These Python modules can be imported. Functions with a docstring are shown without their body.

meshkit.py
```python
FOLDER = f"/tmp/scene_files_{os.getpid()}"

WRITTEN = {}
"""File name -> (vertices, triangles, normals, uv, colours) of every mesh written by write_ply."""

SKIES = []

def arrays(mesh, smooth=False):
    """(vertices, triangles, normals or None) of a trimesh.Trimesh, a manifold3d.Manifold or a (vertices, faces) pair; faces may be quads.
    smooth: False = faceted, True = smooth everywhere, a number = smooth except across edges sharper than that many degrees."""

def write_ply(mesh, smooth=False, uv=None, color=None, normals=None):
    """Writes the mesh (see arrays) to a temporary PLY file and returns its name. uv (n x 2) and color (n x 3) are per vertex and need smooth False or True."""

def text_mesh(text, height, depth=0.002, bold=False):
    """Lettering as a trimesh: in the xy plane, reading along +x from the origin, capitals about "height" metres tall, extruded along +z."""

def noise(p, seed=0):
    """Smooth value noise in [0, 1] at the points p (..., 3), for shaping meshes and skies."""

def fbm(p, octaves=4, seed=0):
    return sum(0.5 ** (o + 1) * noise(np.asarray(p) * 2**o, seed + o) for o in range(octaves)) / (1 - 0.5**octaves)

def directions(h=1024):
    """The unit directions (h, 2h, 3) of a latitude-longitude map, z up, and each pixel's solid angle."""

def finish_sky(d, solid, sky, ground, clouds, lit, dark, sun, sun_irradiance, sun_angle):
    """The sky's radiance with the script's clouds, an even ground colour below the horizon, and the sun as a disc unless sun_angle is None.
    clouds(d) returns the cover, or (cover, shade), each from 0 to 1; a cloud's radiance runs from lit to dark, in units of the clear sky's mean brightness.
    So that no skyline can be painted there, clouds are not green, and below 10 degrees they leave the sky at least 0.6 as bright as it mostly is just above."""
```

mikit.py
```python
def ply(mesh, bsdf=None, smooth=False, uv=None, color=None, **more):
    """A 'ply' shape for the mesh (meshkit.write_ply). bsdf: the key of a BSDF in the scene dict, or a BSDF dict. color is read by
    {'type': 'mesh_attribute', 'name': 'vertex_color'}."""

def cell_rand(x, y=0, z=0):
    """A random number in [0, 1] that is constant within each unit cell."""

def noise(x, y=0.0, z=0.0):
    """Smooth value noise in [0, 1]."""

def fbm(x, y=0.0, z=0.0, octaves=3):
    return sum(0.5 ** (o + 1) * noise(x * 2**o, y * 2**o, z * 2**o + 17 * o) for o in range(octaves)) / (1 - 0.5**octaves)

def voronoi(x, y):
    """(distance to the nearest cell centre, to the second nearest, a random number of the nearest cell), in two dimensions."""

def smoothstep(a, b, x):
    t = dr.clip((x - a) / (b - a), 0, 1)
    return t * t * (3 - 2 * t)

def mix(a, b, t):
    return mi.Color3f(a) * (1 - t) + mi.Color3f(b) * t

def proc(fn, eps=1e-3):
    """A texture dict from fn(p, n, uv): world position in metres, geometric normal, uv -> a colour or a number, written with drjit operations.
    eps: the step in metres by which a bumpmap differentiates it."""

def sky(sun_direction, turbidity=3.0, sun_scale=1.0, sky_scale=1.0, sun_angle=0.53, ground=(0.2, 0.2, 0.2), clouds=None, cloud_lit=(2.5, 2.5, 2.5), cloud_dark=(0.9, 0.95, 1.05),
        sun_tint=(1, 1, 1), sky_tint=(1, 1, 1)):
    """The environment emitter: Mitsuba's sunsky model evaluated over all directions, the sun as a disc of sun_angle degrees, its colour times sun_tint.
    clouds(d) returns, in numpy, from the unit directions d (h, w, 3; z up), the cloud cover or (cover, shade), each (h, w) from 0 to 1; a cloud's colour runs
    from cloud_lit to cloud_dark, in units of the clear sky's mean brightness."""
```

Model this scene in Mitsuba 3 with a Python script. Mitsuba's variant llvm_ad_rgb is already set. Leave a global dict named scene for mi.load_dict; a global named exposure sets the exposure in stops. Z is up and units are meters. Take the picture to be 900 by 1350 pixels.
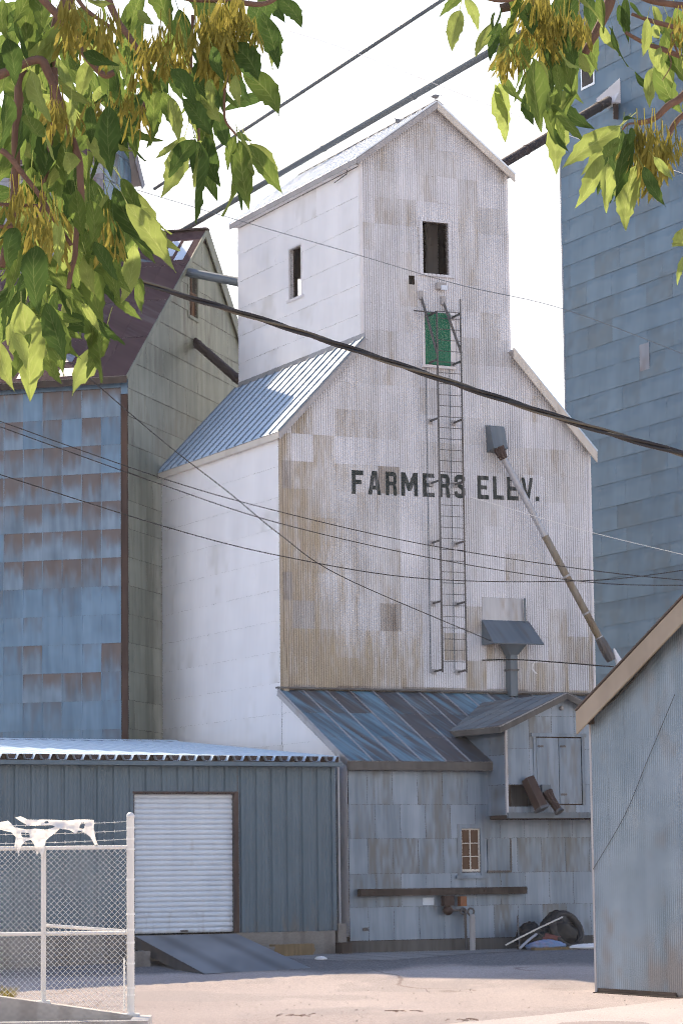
import math, random
import numpy as np
import drjit as dr
import mitsuba as mi
import trimesh, shapely
from shapely.geometry import Polygon, box as rbox
import mikit, meshkit
from mikit import proc, noise, fbm, cell_rand, smoothstep, mix, voronoi

rng = random.Random(7)
T4 = mi.ScalarTransform4f
scene = {'type': 'scene'}
labels = {}

# ---------------------------------------------------------------- camera, sky, exposure
PITCH, ROLL, EYE = math.atan(477 / 3700.), 0.012, np.array([0, 0, 2.0])
_f = np.array([0, math.cos(PITCH), math.sin(PITCH)])
_u0 = np.array([0, -math.sin(PITCH), math.cos(PITCH)])
_up = math.cos(ROLL) * _u0 + math.sin(ROLL) * np.array([1., 0, 0])
scene['camera'] = {'type': 'perspective', 'fov': 2 * math.degrees(math.atan(450 / 3700.)), 'fov_axis': 'x', 'near_clip': 0.05, 'far_clip': 3000.0,
                   'to_world': T4().look_at(origin=EYE.tolist(), target=(EYE + _f).tolist(), up=_up.tolist())}
SUN_AZ, SUN_EL = math.radians(-27.5), math.radians(43)
SUN = [math.sin(SUN_AZ) * math.cos(SUN_EL), math.cos(SUN_AZ) * math.cos(SUN_EL), math.sin(SUN_EL)]


def haze_cover(d):      # bright summer haze: a white veil low down all round, clear blue overhead
    z = d[..., 2]
    return 0.94 * (1 - np.clip((z - 0.26) / 0.36, 0, 1)) ** 1.4


exposure = 2.7
scene['sky'] = mikit.sky(SUN, turbidity=3, clouds=haze_cover, cloud_lit=(2.75, 2.70, 2.68), ground=(0.27, 0.25, 0.24), sky_tint=(0.92, 1.0, 1.10))

# ---------------------------------------------------------------- frames and mesh helpers


class Fr:               # a building's own axes: u along its front to the right, d into its depth, z up
    def __init__(s, x, y, deg, z=0.0):
        a = math.radians(deg)
        s.o = np.array([x, y, z]); s.ux = np.array([math.cos(a), math.sin(a), 0]); s.uy = np.array([-math.sin(a), math.cos(a), 0]); s.up = np.array([0, 0, 1.])

    def p(s, u, d, z): return s.o + s.ux * u + s.uy * d + s.up * z


MAIN = Fr(-1.65, 75.39, 26)
ANNEX = Fr(0.08, 71.84, 26)
SHED = Fr(-0.29, 71.32, 27)
SILO = Fr(-6.18, 80.5, -16)
TOWER = Fr(7.90, 97.0, 26)
BARN = Fr(5.03, 57.4, 26, -0.45)
FENCE = Fr(-2.51, 33.0, 2)


COUNT = {}


def numbered(base):
    n = COUNT.get(base, 0); COUNT[base] = n + 1
    return base if n == 0 else f'{base}_{n:03d}'


def thing(name, label, cat, group=None):
    k = numbered(name)
    labels[k] = {'label': label, 'category': cat}
    if group: labels[k]['group'] = group
    return k


def put(parent, name, mesh, bsdf, smooth=False, uv=None, label=None, kind=None, **more):
    k = numbered(f'{parent}__{name}' if parent else name)
    scene[k] = mikit.ply(mesh, bsdf, smooth=smooth, uv=uv, **more)
    if label or kind:
        labels.setdefault(k, {})
        if label: labels[k]['label'] = label
        if kind: labels[k]['kind'] = kind
    return k


def tm(v, f): return trimesh.Trimesh(np.asarray(v, float), np.asarray(f, int), process=False)


def cat(ms): return trimesh.util.concatenate([m for m in ms if m is not None])


def hexa(c):            # box from 8 corners: bottom 4 (ccw), top 4
    f = [[0, 2, 1], [0, 3, 2], [4, 5, 6], [4, 6, 7], [0, 1, 5], [0, 5, 4], [1, 2, 6], [1, 6, 5], [2, 3, 7], [2, 7, 6], [3, 0, 4], [3, 4, 7]]
    m = tm(c, f)
    if m.volume < 0: m.invert()
    return m


def fbox(F, u0, u1, d0, d1, z0, z1):
    return hexa([F.p(u0, d0, z0), F.p(u1, d0, z0), F.p(u1, d1, z0), F.p(u0, d1, z0), F.p(u0, d0, z1), F.p(u1, d0, z1), F.p(u1, d1, z1), F.p(u0, d1, z1)])


def beam(P, Q, w, h, up=(0, 0, 1)):
    P, Q = np.asarray(P, float), np.asarray(Q, float); t = Q - P; t /= np.linalg.norm(t)
    s = np.cross(t, up); s /= np.linalg.norm(s); n = np.cross(s, t)
    c = [(-.5, -.5), (.5, -.5), (.5, .5), (-.5, .5)]
    return hexa([P + s * w * a + n * h * b for a, b in c] + [Q + s * w * a + n * h * b for a, b in c])


def tube(pts, r, sides=8, caps=True):
    p = np.asarray(pts, float); r = np.broadcast_to(np.asarray(r, float), (len(p),))
    t = np.gradient(p, axis=0); t /= np.linalg.norm(t, axis=1, keepdims=True) + 1e-12
    a = np.zeros_like(t); ref = np.array([0, 0, 1.]) if abs(t[0, 2]) < .9 else np.array([1., 0, 0])
    for i in range(len(p)):
        v = np.cross(t[i], ref); v /= np.linalg.norm(v) + 1e-12; a[i] = v; ref = np.cross(v, t[i])
    b = np.cross(t, a); th = np.arange(sides) * 2 * np.pi / sides
    V = (p[:, None] + r[:, None, None] * (np.cos(th)[None, :, None] * a[:, None] + np.sin(th)[None, :, None] * b[:, None])).reshape(-1, 3)
    i, j = np.meshgrid(np.arange(len(p) - 1), np.arange(sides), indexing='ij'); i, j = i.ravel(), j.ravel(); k = (j + 1) % sides
    q = np.stack([i * sides + j, i * sides + k, (i + 1) * sides + k, (i + 1) * sides + j], -1)
    F = [q[:, [0, 1, 2]], q[:, [0, 2, 3]]]
    if caps:
        n = len(V); V = np.vstack([V, p[:1], p[-1:]]); jj = np.arange(sides); kk = (jj + 1) % sides; e = (len(p) - 1) * sides
        F += [np.stack([kk, jj, np.full(sides, n)], -1), np.stack([e + jj, e + kk, np.full(sides, n + 1)], -1)]
    m = tm(V, np.vstack(F))
    if caps and m.volume < 0: m.invert()
    return m


def bez(P, n=8):        # smooth curve through points (Catmull-Rom)
    P = np.asarray(P, float)
    if len(P) < 3: return np.linspace(P[0], P[-1], n)
    Q = np.vstack([2 * P[0] - P[1], P, 2 * P[-1] - P[-2]]); out = []
    for i in range(1, len(Q) - 2):
        t = np.linspace(0, 1, n, endpoint=False)[:, None]
        out.append(.5 * (2 * Q[i] + (Q[i + 1] - Q[i - 1]) * t + (2 * Q[i - 1] - 5 * Q[i] + 4 * Q[i + 1] - Q[i + 2]) * t ** 2 + (3 * Q[i] - Q[i - 1] - 3 * Q[i + 1] + Q[i + 2]) * t ** 3))
    return np.vstack(out + [P[-1:]])


class Face:             # a wall or roof plane: x, y in metres on it, h outwards
    def __init__(s, o, u, v, n):
        s.o, s.u, s.v, s.n = [np.asarray(q, float) for q in (o, u, v, n)]
        s.flip = np.dot(np.cross(s.u, s.v), s.n) < 0

    def map(s, m, fn=None):
        v = np.asarray(m.vertices); h = v[:, 2] if fn is None else fn(v)
        V = s.o + v[:, :1] * s.u + v[:, 1:2] * s.v + np.asarray(h)[:, None] * s.n
        f = np.asarray(m.faces); f = f[:, ::-1] if s.flip else f
        return tm(V, f)

    def p(s, x, y, h=0): return s.o + s.u * x + s.v * y + s.n * h


def polys(g): return [p for p in getattr(g, 'geoms', [g]) if p.geom_type == 'Polygon' and p.area > 1e-3]


def slab(face, poly, h0, h1):
    return cat([face.map(_sh(trimesh.creation.extrude_polygon(p, h1 - h0, engine='earcut'), h0)) for p in polys(poly)])


def _sh(m, h): m.vertices[:, 2] += h; return m


WALLNO = [0]


def rbox_mesh(x0, y0, x1, y1, h0, h1):
    return _sh(trimesh.creation.extrude_polygon(rbox(x0, y0, x1, y1), h1 - h0, engine='earcut'), h0)


def clad(holder, face, poly, cols, rows, bsdf, name='sheet', th=.004, base=.006, lap=.012, gapx=.006, gapy=.004, jit=.004, limit=300, stagger=0, bead=0):
    """Separate flat sheets over a wall or roof plane, each lapped over the one below."""
    WALLNO[0] += 37; n = 0; r = random.Random(WALLNO[0])
    if stagger: cols = [2 * cols[0] - cols[1]] + list(cols)
    for j in range(len(rows) - 1):
        off = stagger * (j % 2)
        for i in range(len(cols) - 1):
            x0, x1, y0, y1 = cols[i] + off, cols[i + 1] + off, rows[j], rows[j + 1]
            g = rbox(x0 + gapx / 2, y0 + gapy / 2, x1 - gapx / 2, y1 - gapy / 2).intersection(poly)
            for p in polys(g):
                if p.area < .01: continue
                m = trimesh.creation.extrude_polygon(p, th, engine='earcut')
                a, b, c = r.uniform(-jit, jit), r.uniform(-jit, jit), r.uniform(0, jit)
                fx, fy = (m.vertices[:, 0] - x0) / (x1 - x0), (m.vertices[:, 1] - y0) / (y1 - y0)
                mm = face.map(m, lambda v: base + v[:, 2] + lap * (1 - fy) + a * (fx - .5) + b * (fy - .5) + c)
                uv = np.stack([WALLNO[0] + i + np.clip(fx, .001, .999), WALLNO[0] * 3 + j + np.clip(fy, .001, .999)], -1)
                bs = bsdf(i, j) if callable(bsdf) else bsdf
                if bead:
                    bm = face.map(rbox_mesh(x0, y0, x0 + .022, y1, base + c, base + c + bead)); mm = cat([mm, bm])
                    uv = np.vstack([uv, np.tile([[WALLNO[0] + i + .5, WALLNO[0] * 3 + j + .02]], (len(bm.vertices), 1))])
                if n < limit: put(holder, name, mm, bs, uv=uv)
                n += 1


PITCHC, AMP = .0733, .019


def corr(x): return AMP * (.5 + .5 * np.cos(2 * np.pi * np.asarray(x) / PITCHC))


NODES = np.arange(-200, 4000) * (PITCHC / 6)


def corr_mesh(face, p, x0, x1, y0, y1, hbase, seed=(0, 0), extra=()):
    """A corrugated sheet cut to polygon p."""
    a, b = p.bounds[0], p.bounds[2]
    xs = [a] + [x for x in NODES if a + 1e-4 < x < b - 1e-4] + [e for e in extra if a + 1e-4 < e < b - 1e-4] + [b]
    xs = np.unique(np.round(xs, 5)); V, Fc, N, UV = [], [], [], []
    for xa, xb in zip(xs[:-1], xs[1:]):
        if xb - xa < 1e-4: continue
        g = p.intersection(rbox(xa, y0 - 9, xb, y1 + 9))
        for q in getattr(g, 'geoms', [g]):
            if q.geom_type != 'Polygon' or q.area < 1e-7: continue
            c = np.array(q.exterior.coords)[:-1]
            if not q.exterior.is_ccw: c = c[::-1]
            k = len(V)
            for x, y in c:
                V.append((x, y, float(corr(x)) + hbase + .003 * (1 - (y - y0) / (y1 - y0))))
                sl = -AMP * .5 * 2 * np.pi / PITCHC * math.sin(2 * np.pi * x / PITCHC)
                N.append(np.array([-sl, 0, 1.]) / math.hypot(sl, 1))
                UV.append((seed[0] + min(max((x - x0) / (x1 - x0), .001), .999), seed[1] + min(max((y - y0) / (y1 - y0), .001), .999)))
            Fc += [(k, k + t, k + t + 1) for t in range(1, len(c) - 1)]
    if not Fc: return None
    m = face.map(tm(V, Fc)); N = np.array(N)
    return m, np.array(UV), N[:, :1] * face.u + N[:, 1:2] * face.v + N[:, 2:] * face.n


def put_n(parent, name, mesh, bsdf, uv, normals):
    k = numbered(f'{parent}__{name}')
    path = meshkit.write_ply(mesh, False, uv, None, normals)
    scene[k] = {'type': 'ply', 'filename': path, 'face_normals': False, 'bsdf': {'type': 'ref', 'id': bsdf}}
    return k


def clad_corr(holder, face, poly, cols, rows, bsdf, name='sheet', base=.004, extra=(), jit=.004):
    WALLNO[0] += 37; r = random.Random(WALLNO[0])
    for j in range(len(rows) - 1):
        for i in range(len(cols) - 1):
            x0, x1, y0, y1 = cols[i], cols[i + 1], rows[j], rows[j + 1]
            g = rbox(x0, y0, x1, y1).intersection(poly)
            for p in polys(g):
                if p.area < .01: continue
                h = base + r.uniform(0, jit) + (.003 if (i + j) % 2 else 0)
                res = corr_mesh(face, p, x0, x1, y0, y1, h, (WALLNO[0] + i, WALLNO[0] * 3 + j), extra)
                if res: put_n(holder, name, res[0], bsdf(i, j) if callable(bsdf) else bsdf, res[1], res[2])


def steps(a, b, w):
    n = max(1, round(abs(b - a) / w)); return list(np.linspace(a, b, n + 1))


# ---------------------------------------------------------------- materials
def principled(key, fn, rough=.5, metallic=0., spec=.4, bump=None, bscale=1.0, two=True, **kw):
    b = {'type': 'principled', 'base_color': proc(fn) if callable(fn) else {'type': 'rgb', 'value': list(fn)}, 'roughness': rough, 'metallic': metallic, 'specular': spec, **kw}
    if bump: b = {'type': 'bumpmap', 'arbitrary': proc(bump, eps=.01), 'scale': bscale, 'bsdf': b}
    scene[key] = {'type': 'twosided', 'bsdf': b} if two else b


def C(r, g, b): return mi.Color3f(r, g, b)


def frac(x): return x - dr.floor(x)


def metal_fn(c_dark, c_light, rust=(.16, .10, .07), amount=.0, panel=.35, gradient=0., scale=1., extra=None, rust2=None, pk=.6, soft=.45, streaks=.9, flank=0., most=.85):
    """Weathered sheet metal: tone differs from sheet to sheet, vertical streaks, blotches of rust that favour some sheets.
    gradient: rust grows from a sheet's lap upwards. extra(p): more rust at some places. flank: a darker stripe along one flank of each corrugation."""
    def fn(p, n, uv):
        i, j, fu, fv = dr.floor(uv.x), dr.floor(uv.y), frac(uv.x), frac(uv.y)
        r1, r2 = cell_rand(i, j, 3), cell_rand(i, j, 11)
        h = p.x * 1.0 + p.y * .83
        streak = fbm(h * 5.0 * scale, p.z * .35 * scale, 3.0, octaves=3)
        fine = noise(h * 26.0, p.z * 2.2)
        blotch = fbm(h * 1.3 * scale, p.z * 1.1 * scale, 9.0, octaves=3)
        t = dr.clip(.5 + (streak - .5) * streaks + (r1 - .5) * 2 * panel + (blotch - .5) * .7 + (fine - .5) * .18, 0, 1)
        col = mix(C(*c_dark), C(*c_light), t)
        if amount > 0:
            amt = amount + (extra(p) if extra else 0.)
            k = fbm(h * 4.0 * scale, p.z * .8 * scale, 21.0, octaves=3) * .55 + (r2 - .5) * pk + .3 + noise(h * 13., p.z * 3.5) * .26 + amt - 1.0
            if gradient: k = k + gradient * (fv - .55) * (.6 + r1)
            m = smoothstep(-.05, soft, k)
            rc = C(*rust)
            if rust2: rc = mix(rc, C(*rust2), noise(h * 7., p.z * 2., 5.))
            col = mix(col, rc, m * most)
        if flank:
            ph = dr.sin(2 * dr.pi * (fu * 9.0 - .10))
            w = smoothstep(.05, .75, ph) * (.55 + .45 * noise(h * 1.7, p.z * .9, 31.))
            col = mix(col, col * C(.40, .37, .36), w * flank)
        return col
    return fn


def oil(p, n, uv):      # dents of thin sheet
    h = p.x + p.y * .83
    return fbm(h * 2.2, p.z * 1.6, octaves=2)


principled('white_sheet', metal_fn((.70, .70, .72), (.81, .81, .83), (.56, .55, .53), .10, panel=.08), .45, 0, .4, oil, .008)
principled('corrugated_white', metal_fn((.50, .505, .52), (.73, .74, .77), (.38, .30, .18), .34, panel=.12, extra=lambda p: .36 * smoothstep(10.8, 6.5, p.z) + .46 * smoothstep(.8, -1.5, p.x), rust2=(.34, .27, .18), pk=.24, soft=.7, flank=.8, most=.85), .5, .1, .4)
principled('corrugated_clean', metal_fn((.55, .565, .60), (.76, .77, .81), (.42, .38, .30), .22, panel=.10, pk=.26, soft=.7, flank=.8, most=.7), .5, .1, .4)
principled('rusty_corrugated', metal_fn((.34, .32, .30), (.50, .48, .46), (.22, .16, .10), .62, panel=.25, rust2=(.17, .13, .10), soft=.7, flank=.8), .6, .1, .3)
principled('blue_rust_sheet', metal_fn((.078, .128, .182), (.170, .245, .330), (.080, .056, .050), .69, panel=.26, gradient=.85, rust2=(.115, .076, .060), pk=.42, soft=.8, most=.84, scale=2.1), .42, .2, .5, oil, .012)
principled('blue_sheet', metal_fn((.068, .136, .215), (.138, .236, .345), (.085, .068, .066), .38, panel=.22, gradient=.35, pk=.5, soft=.75, most=.7, scale=1.5), .42, .2, .5, oil, .012)
principled('olive_sheet', metal_fn((.13, .142, .112), (.235, .25, .20), (.12, .11, .08), .15, panel=.22), .5, .1, .4, oil, .008)
principled('tower_sheet', metal_fn((.064, .130, .196), (.104, .186, .272), (.07, .115, .155), .30, panel=.08), .5, .1, .4, oil, .008)
principled('annex_sheet', metal_fn((.118, .160, .21), (.25, .305, .375), (.12, .12, .115), .26, panel=.18, streaks=.9), .42, .3, .5, oil, .012)
principled('barn_sheet', metal_fn((.145, .210, .270), (.260, .335, .412), (.20, .155, .12), .20, panel=.06, extra=lambda p: .24 * smoothstep(2.2, .2, p.z), pk=.12, soft=.4, most=.6, flank=.5, scale=1.4), .45, .2, .5, oil, .010)
principled('rusty_roof', metal_fn((.050, .125, .180), (.17, .30, .385), (.085, .052, .040), .56, panel=.28, rust2=(.06, .046, .045), soft=.40, pk=.34, streaks=1.0, scale=1.1), .5, .15, .4, oil, .006)
principled('purple_roof', metal_fn((.060, .038, .042), (.105, .066, .068), (.15, .13, .13), .10, panel=.2), .95, 0, .04, oil, .004)
principled('bay_roof', metal_fn((.075, .10, .12), (.15, .18, .20), (.085, .06, .055), .42, panel=.3, soft=.6), .5, .2, .4)
principled('bright_roof', metal_fn((.60, .64, .69), (.70, .74, .79), (.5, .5, .5), .0, panel=.08), .30, .45, .5)
principled('cupola_sheet', metal_fn((.20, .225, .28), (.31, .34, .40), (.11, .06, .055), .34, panel=.4), .5, .2, .4)
principled('shed_metal', metal_fn((.060, .098, .132), (.098, .146, .188), (.13, .115, .10), .12, panel=.0, streaks=.6, pk=.0, extra=lambda p: .30 * smoothstep(1.3, .5, p.z), most=.6), .4, .1, .5, oil, .012)
principled('door_metal', metal_fn((.50, .56, .63), (.60, .66, .72), (.36, .36, .36), .16, panel=.06, streaks=.7, pk=.2, extra=lambda p: .22 * smoothstep(1.5, .6, p.z)), .4, 0, .5, oil, .010)
principled('painted_roof', metal_fn((.42, .53, .64), (.50, .61, .71), (.3, .3, .3), .0, panel=.06, streaks=.4), .42, .1, .4)
principled('white_paint', metal_fn((.62, .61, .62), (.75, .74, .75), (.4, .37, .33), .08, panel=.1), .5)
principled('grey_trim', metal_fn((.30, .29, .29), (.42, .41, .41), (.25, .2, .16), .1, panel=.2), .6)
principled('cream_trim', metal_fn((.52, .48, .42), (.64, .60, .54), (.35, .3, .25), .1, panel=.1), .6)
principled('tan_board', metal_fn((.25, .21, .165), (.35, .295, .235), (.2, .16, .12), .12, panel=.1), .7, 0, .2)
principled('dark_wood', metal_fn((.045, .035, .030), (.11, .085, .07), (.03, .025, .022), .1, panel=.3), .8, 0, .2)
principled('old_wood', metal_fn((.16, .115, .08), (.30, .23, .17), (.10, .07, .05), .1, panel=.3), .8, 0, .2)
principled('eave_board', metal_fn((.085, .08, .075), (.15, .14, .13), (.06, .05, .045), .2, panel=.2), .7, 0, .2)
principled('brown_steel', metal_fn((.045, .032, .030), (.09, .062, .055), (.11, .06, .04), .2, panel=.3), .55, .3, .4)
principled('rust_steel', metal_fn((.045, .028, .024), (.10, .060, .045), (.05, .03, .025), .25, panel=.3), .7, .1, .3)
principled('dark_steel', metal_fn((.07, .07, .075), (.14, .14, .145), (.12, .09, .07), .25, panel=.2), .5, .4, .5)
principled('pipe_galv', metal_fn((.30, .31, .34), (.45, .46, .49), (.20, .14, .08), .18, panel=.1), .42, .4, .5)
principled('pipe_rusty', metal_fn((.20, .19, .17), (.33, .31, .28), (.13, .085, .05), .45, panel=.2, rust2=(.19, .145, .08)), .5, .3, .4)
principled('grey_pipe', metal_fn((.095, .12, .145), (.15, .18, .205), (.10, .08, .07), .15, panel=.1), .5, .2, .4)
principled('green_paint', metal_fn((.018, .14, .075), (.026, .185, .105), (.05, .06, .04), .05, panel=.1, streaks=.4), .55, 0, .3)
principled('galv_wire', (.72, .72, .70), .45, .2, .5)
principled('galv_post', metal_fn((.58, .57, .55), (.70, .69, .67), (.4, .36, .3), .05, panel=.0), .45, .3, .5)
principled('black_cable', (.022, .020, .020), .6)
principled('cable_sheen', (.10, .085, .06), .4)
principled('letter_paint', metal_fn((.014, .022, .022), (.055, .065, .065), (.30, .30, .31), .27, panel=.0, scale=3., pk=.0, most=.75), .7, 0, .2)
principled('window_dark', (.02, .018, .017), .7)
principled('brown_board', metal_fn((.10, .055, .032), (.16, .09, .05), (.05, .03, .02), .1), .7)
principled('black_plastic', (.014, .014, .015), .5, 0, .25)
principled('white_plastic', (.72, .71, .70), .4, spec_trans=0.)
principled('rag_blue', metal_fn((.12, .22, .36), (.32, .30, .45), (.40, .20, .20), .25, scale=6.), .8)
principled('rag_red', (.17, .06, .05), .8)
principled('mustard', (.42, .33, .05), .7)
principled('sign_white', (.62, .68, .76), .5)
principled('orange_paint', (.22, .085, .035), .6)
principled('feather_grey', (.16, .17, .19), .7)
scene['pane_glass'] = {'type': 'thindielectric', 'int_ior': 1.5}


def ground_fn(p, n, uv):
    b = fbm(p.x * .22, p.y * .13, octaves=3)
    grit = noise(p.x * 22, p.y * 9)
    sp = noise(p.x * 60, p.y * 30)
    lane = fbm(p.x * .9, p.y * .10, 6.0, octaves=2)
    col = mix(C(.26, .215, .20), C(.37, .315, .29), dr.clip(b * 1.3 - .15 + (grit - .5) * .35 + (lane - .5) * .35, 0, 1))
    patch = smoothstep(.56, .66, fbm(p.x * .55 + 3, p.y * .35, 4.0))
    col = mix(col, C(.24, .21, .20), patch * .45)
    crack = smoothstep(.016, .004, dr.abs(fbm(p.x * .30, p.y * .16, 8.0, octaves=4) - .5)) * smoothstep(.45, .6, noise(p.x * .35, p.y * .22, 2.))
    col = mix(col, C(.15, .11, .095), crack * .55)
    # shade along the buildings painted into the ground as a darker strip, edge ragged
    shade_strip = smoothstep(64.6, 66.6, p.y - p.x * .18 + (fbm(p.x * .5, p.y * .4, 12., octaves=3) - .5) * 3.2)
    col = mix(col, mix(C(.085, .085, .09), C(.13, .125, .125), grit), shade_strip * .9)
    return col * (.84 + .32 * sp)


def concrete_fn(p, n, uv):
    b = fbm(p.x * 1.1 + p.z * .4, p.y * 1.1, p.z * 1.5, octaves=3)
    f = noise(p.x * 30, p.y * 30, p.z * 30)
    col = mix(C(.34, .315, .29), C(.47, .44, .41), dr.clip(b * 1.4 - .2, 0, 1))
    st = smoothstep(.55, .75, noise((p.x + p.y * .8) * 5., p.z * .6, 3.))
    return mix(col, C(.22, .19, .17), st * .35) * (.9 + .2 * f)


def dark_concrete_fn(p, n, uv): return concrete_fn(p, n, uv) * C(.52, .52, .52)


def soil_fn(p, n, uv):
    return mix(C(.075, .055, .045), C(.14, .11, .09), fbm(p.x * 3, p.y * 3, p.z * 5)) * (.8 + .4 * noise(p.x * 40, p.y * 40, p.z * 40))


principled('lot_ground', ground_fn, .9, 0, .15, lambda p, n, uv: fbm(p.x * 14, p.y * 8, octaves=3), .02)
principled('pale_ground', lambda p, n, uv: mix(C(.36, .31, .285), C(.44, .39, .36), fbm(p.x * .6, p.y * .3, octaves=3)) * (.88 + .24 * noise(p.x * 50, p.y * 25)), .9, 0, .15)
principled('concrete', concrete_fn, .85, 0, .2, lambda p, n, uv: noise(p.x * 40, p.y * 40, p.z * 40), .004)
principled('slab_concrete', lambda p, n, uv: concrete_fn(p, n, uv) * C(.46, .47, .49), .85, 0, .2)
principled('dark_concrete', dark_concrete_fn, .85, 0, .2)
principled('soil', soil_fn, .95, 0, .1)
principled('ochre_stone', metal_fn((.17, .12, .065), (.25, .18, .10), (.11, .08, .05), .1, scale=3.), .85)


def ramp_fn(p, n, uv):
    b = fbm(p.x * 1.2, p.y * .5, octaves=3)
    tr = smoothstep(.25, .0, dr.abs(frac(uv.x * 2.0) - .5) ) * .55
    return mix(C(.15, .16, .175), C(.25, .26, .275), dr.clip(b * 1.3 - .2, 0, 1)) * (1 - .62 * tr)


principled('ramp_steel', ramp_fn, .6, .1, .3)
def leaf_bsdf(key, refl, trans, rough=.38, dt=1.0):
    def fn(p, n, uv):
        w = dr.abs(uv.x - .5) * 2
        vein = smoothstep(.05, .0, w) + .5 * smoothstep(.16, .02, dr.abs(frac((uv.y + w * .30) * 7.) - .5)) * smoothstep(1.0, .2, w)
        k = .80 + .4 * noise(p.x * 37, p.y * 37, p.z * 37)
        return mix(C(*refl) * k, C(*trans), dr.clip(vein, 0, 1) * .6) * (1 - .22 * smoothstep(.62, .85, noise(p.x * 60, p.y * 60, p.z * 60)))
    scene[key] = {'type': 'principledthin', 'base_color': proc(fn), 'roughness': rough, 'diff_trans': dt, 'eta': 1.4, 'spec_trans': 0.0, 'sheen': .1}


leaf_bsdf('leaf_green', (.120, .178, .044), (.30, .35, .13), dt=1.15)
leaf_bsdf('leaf_shaded', (.060, .105, .030), (.17, .22, .085), dt=1.0)  # shaded copy of the leaf, shade put into its colour
leaf_bsdf('leaf_lit', (.250, .315, .090), (.38, .42, .18), dt=1.25)  # sunlit copy of the leaf, light put into its colour
scene['samara'] = {'type': 'principledthin', 'base_color': proc(lambda p, n, uv: mix(C(.15, .14, .026), C(.36, .315, .085), noise(p.x * 90, p.y * 90, p.z * 30))), 'roughness': .5, 'diff_trans': .9, 'eta': 1.4}
principled('twig_bark', lambda p, n, uv: mix(C(.095, .058, .044), C(.21, .128, .095), fbm(p.x * 60, p.y * 60, p.z * 18)), .8, 0, .2, lambda p, n, uv: fbm(p.x * 90, p.y * 90, p.z * 40), .004)
principled('trunk_bark', lambda p, n, uv: mix(C(.05, .038, .03), C(.15, .11, .085), fbm(p.x * 25, p.y * 25, p.z * 5)), .9, 0, .15, lambda p, n, uv: fbm(p.x * 30, p.y * 30, p.z * 8), .03)

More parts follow.
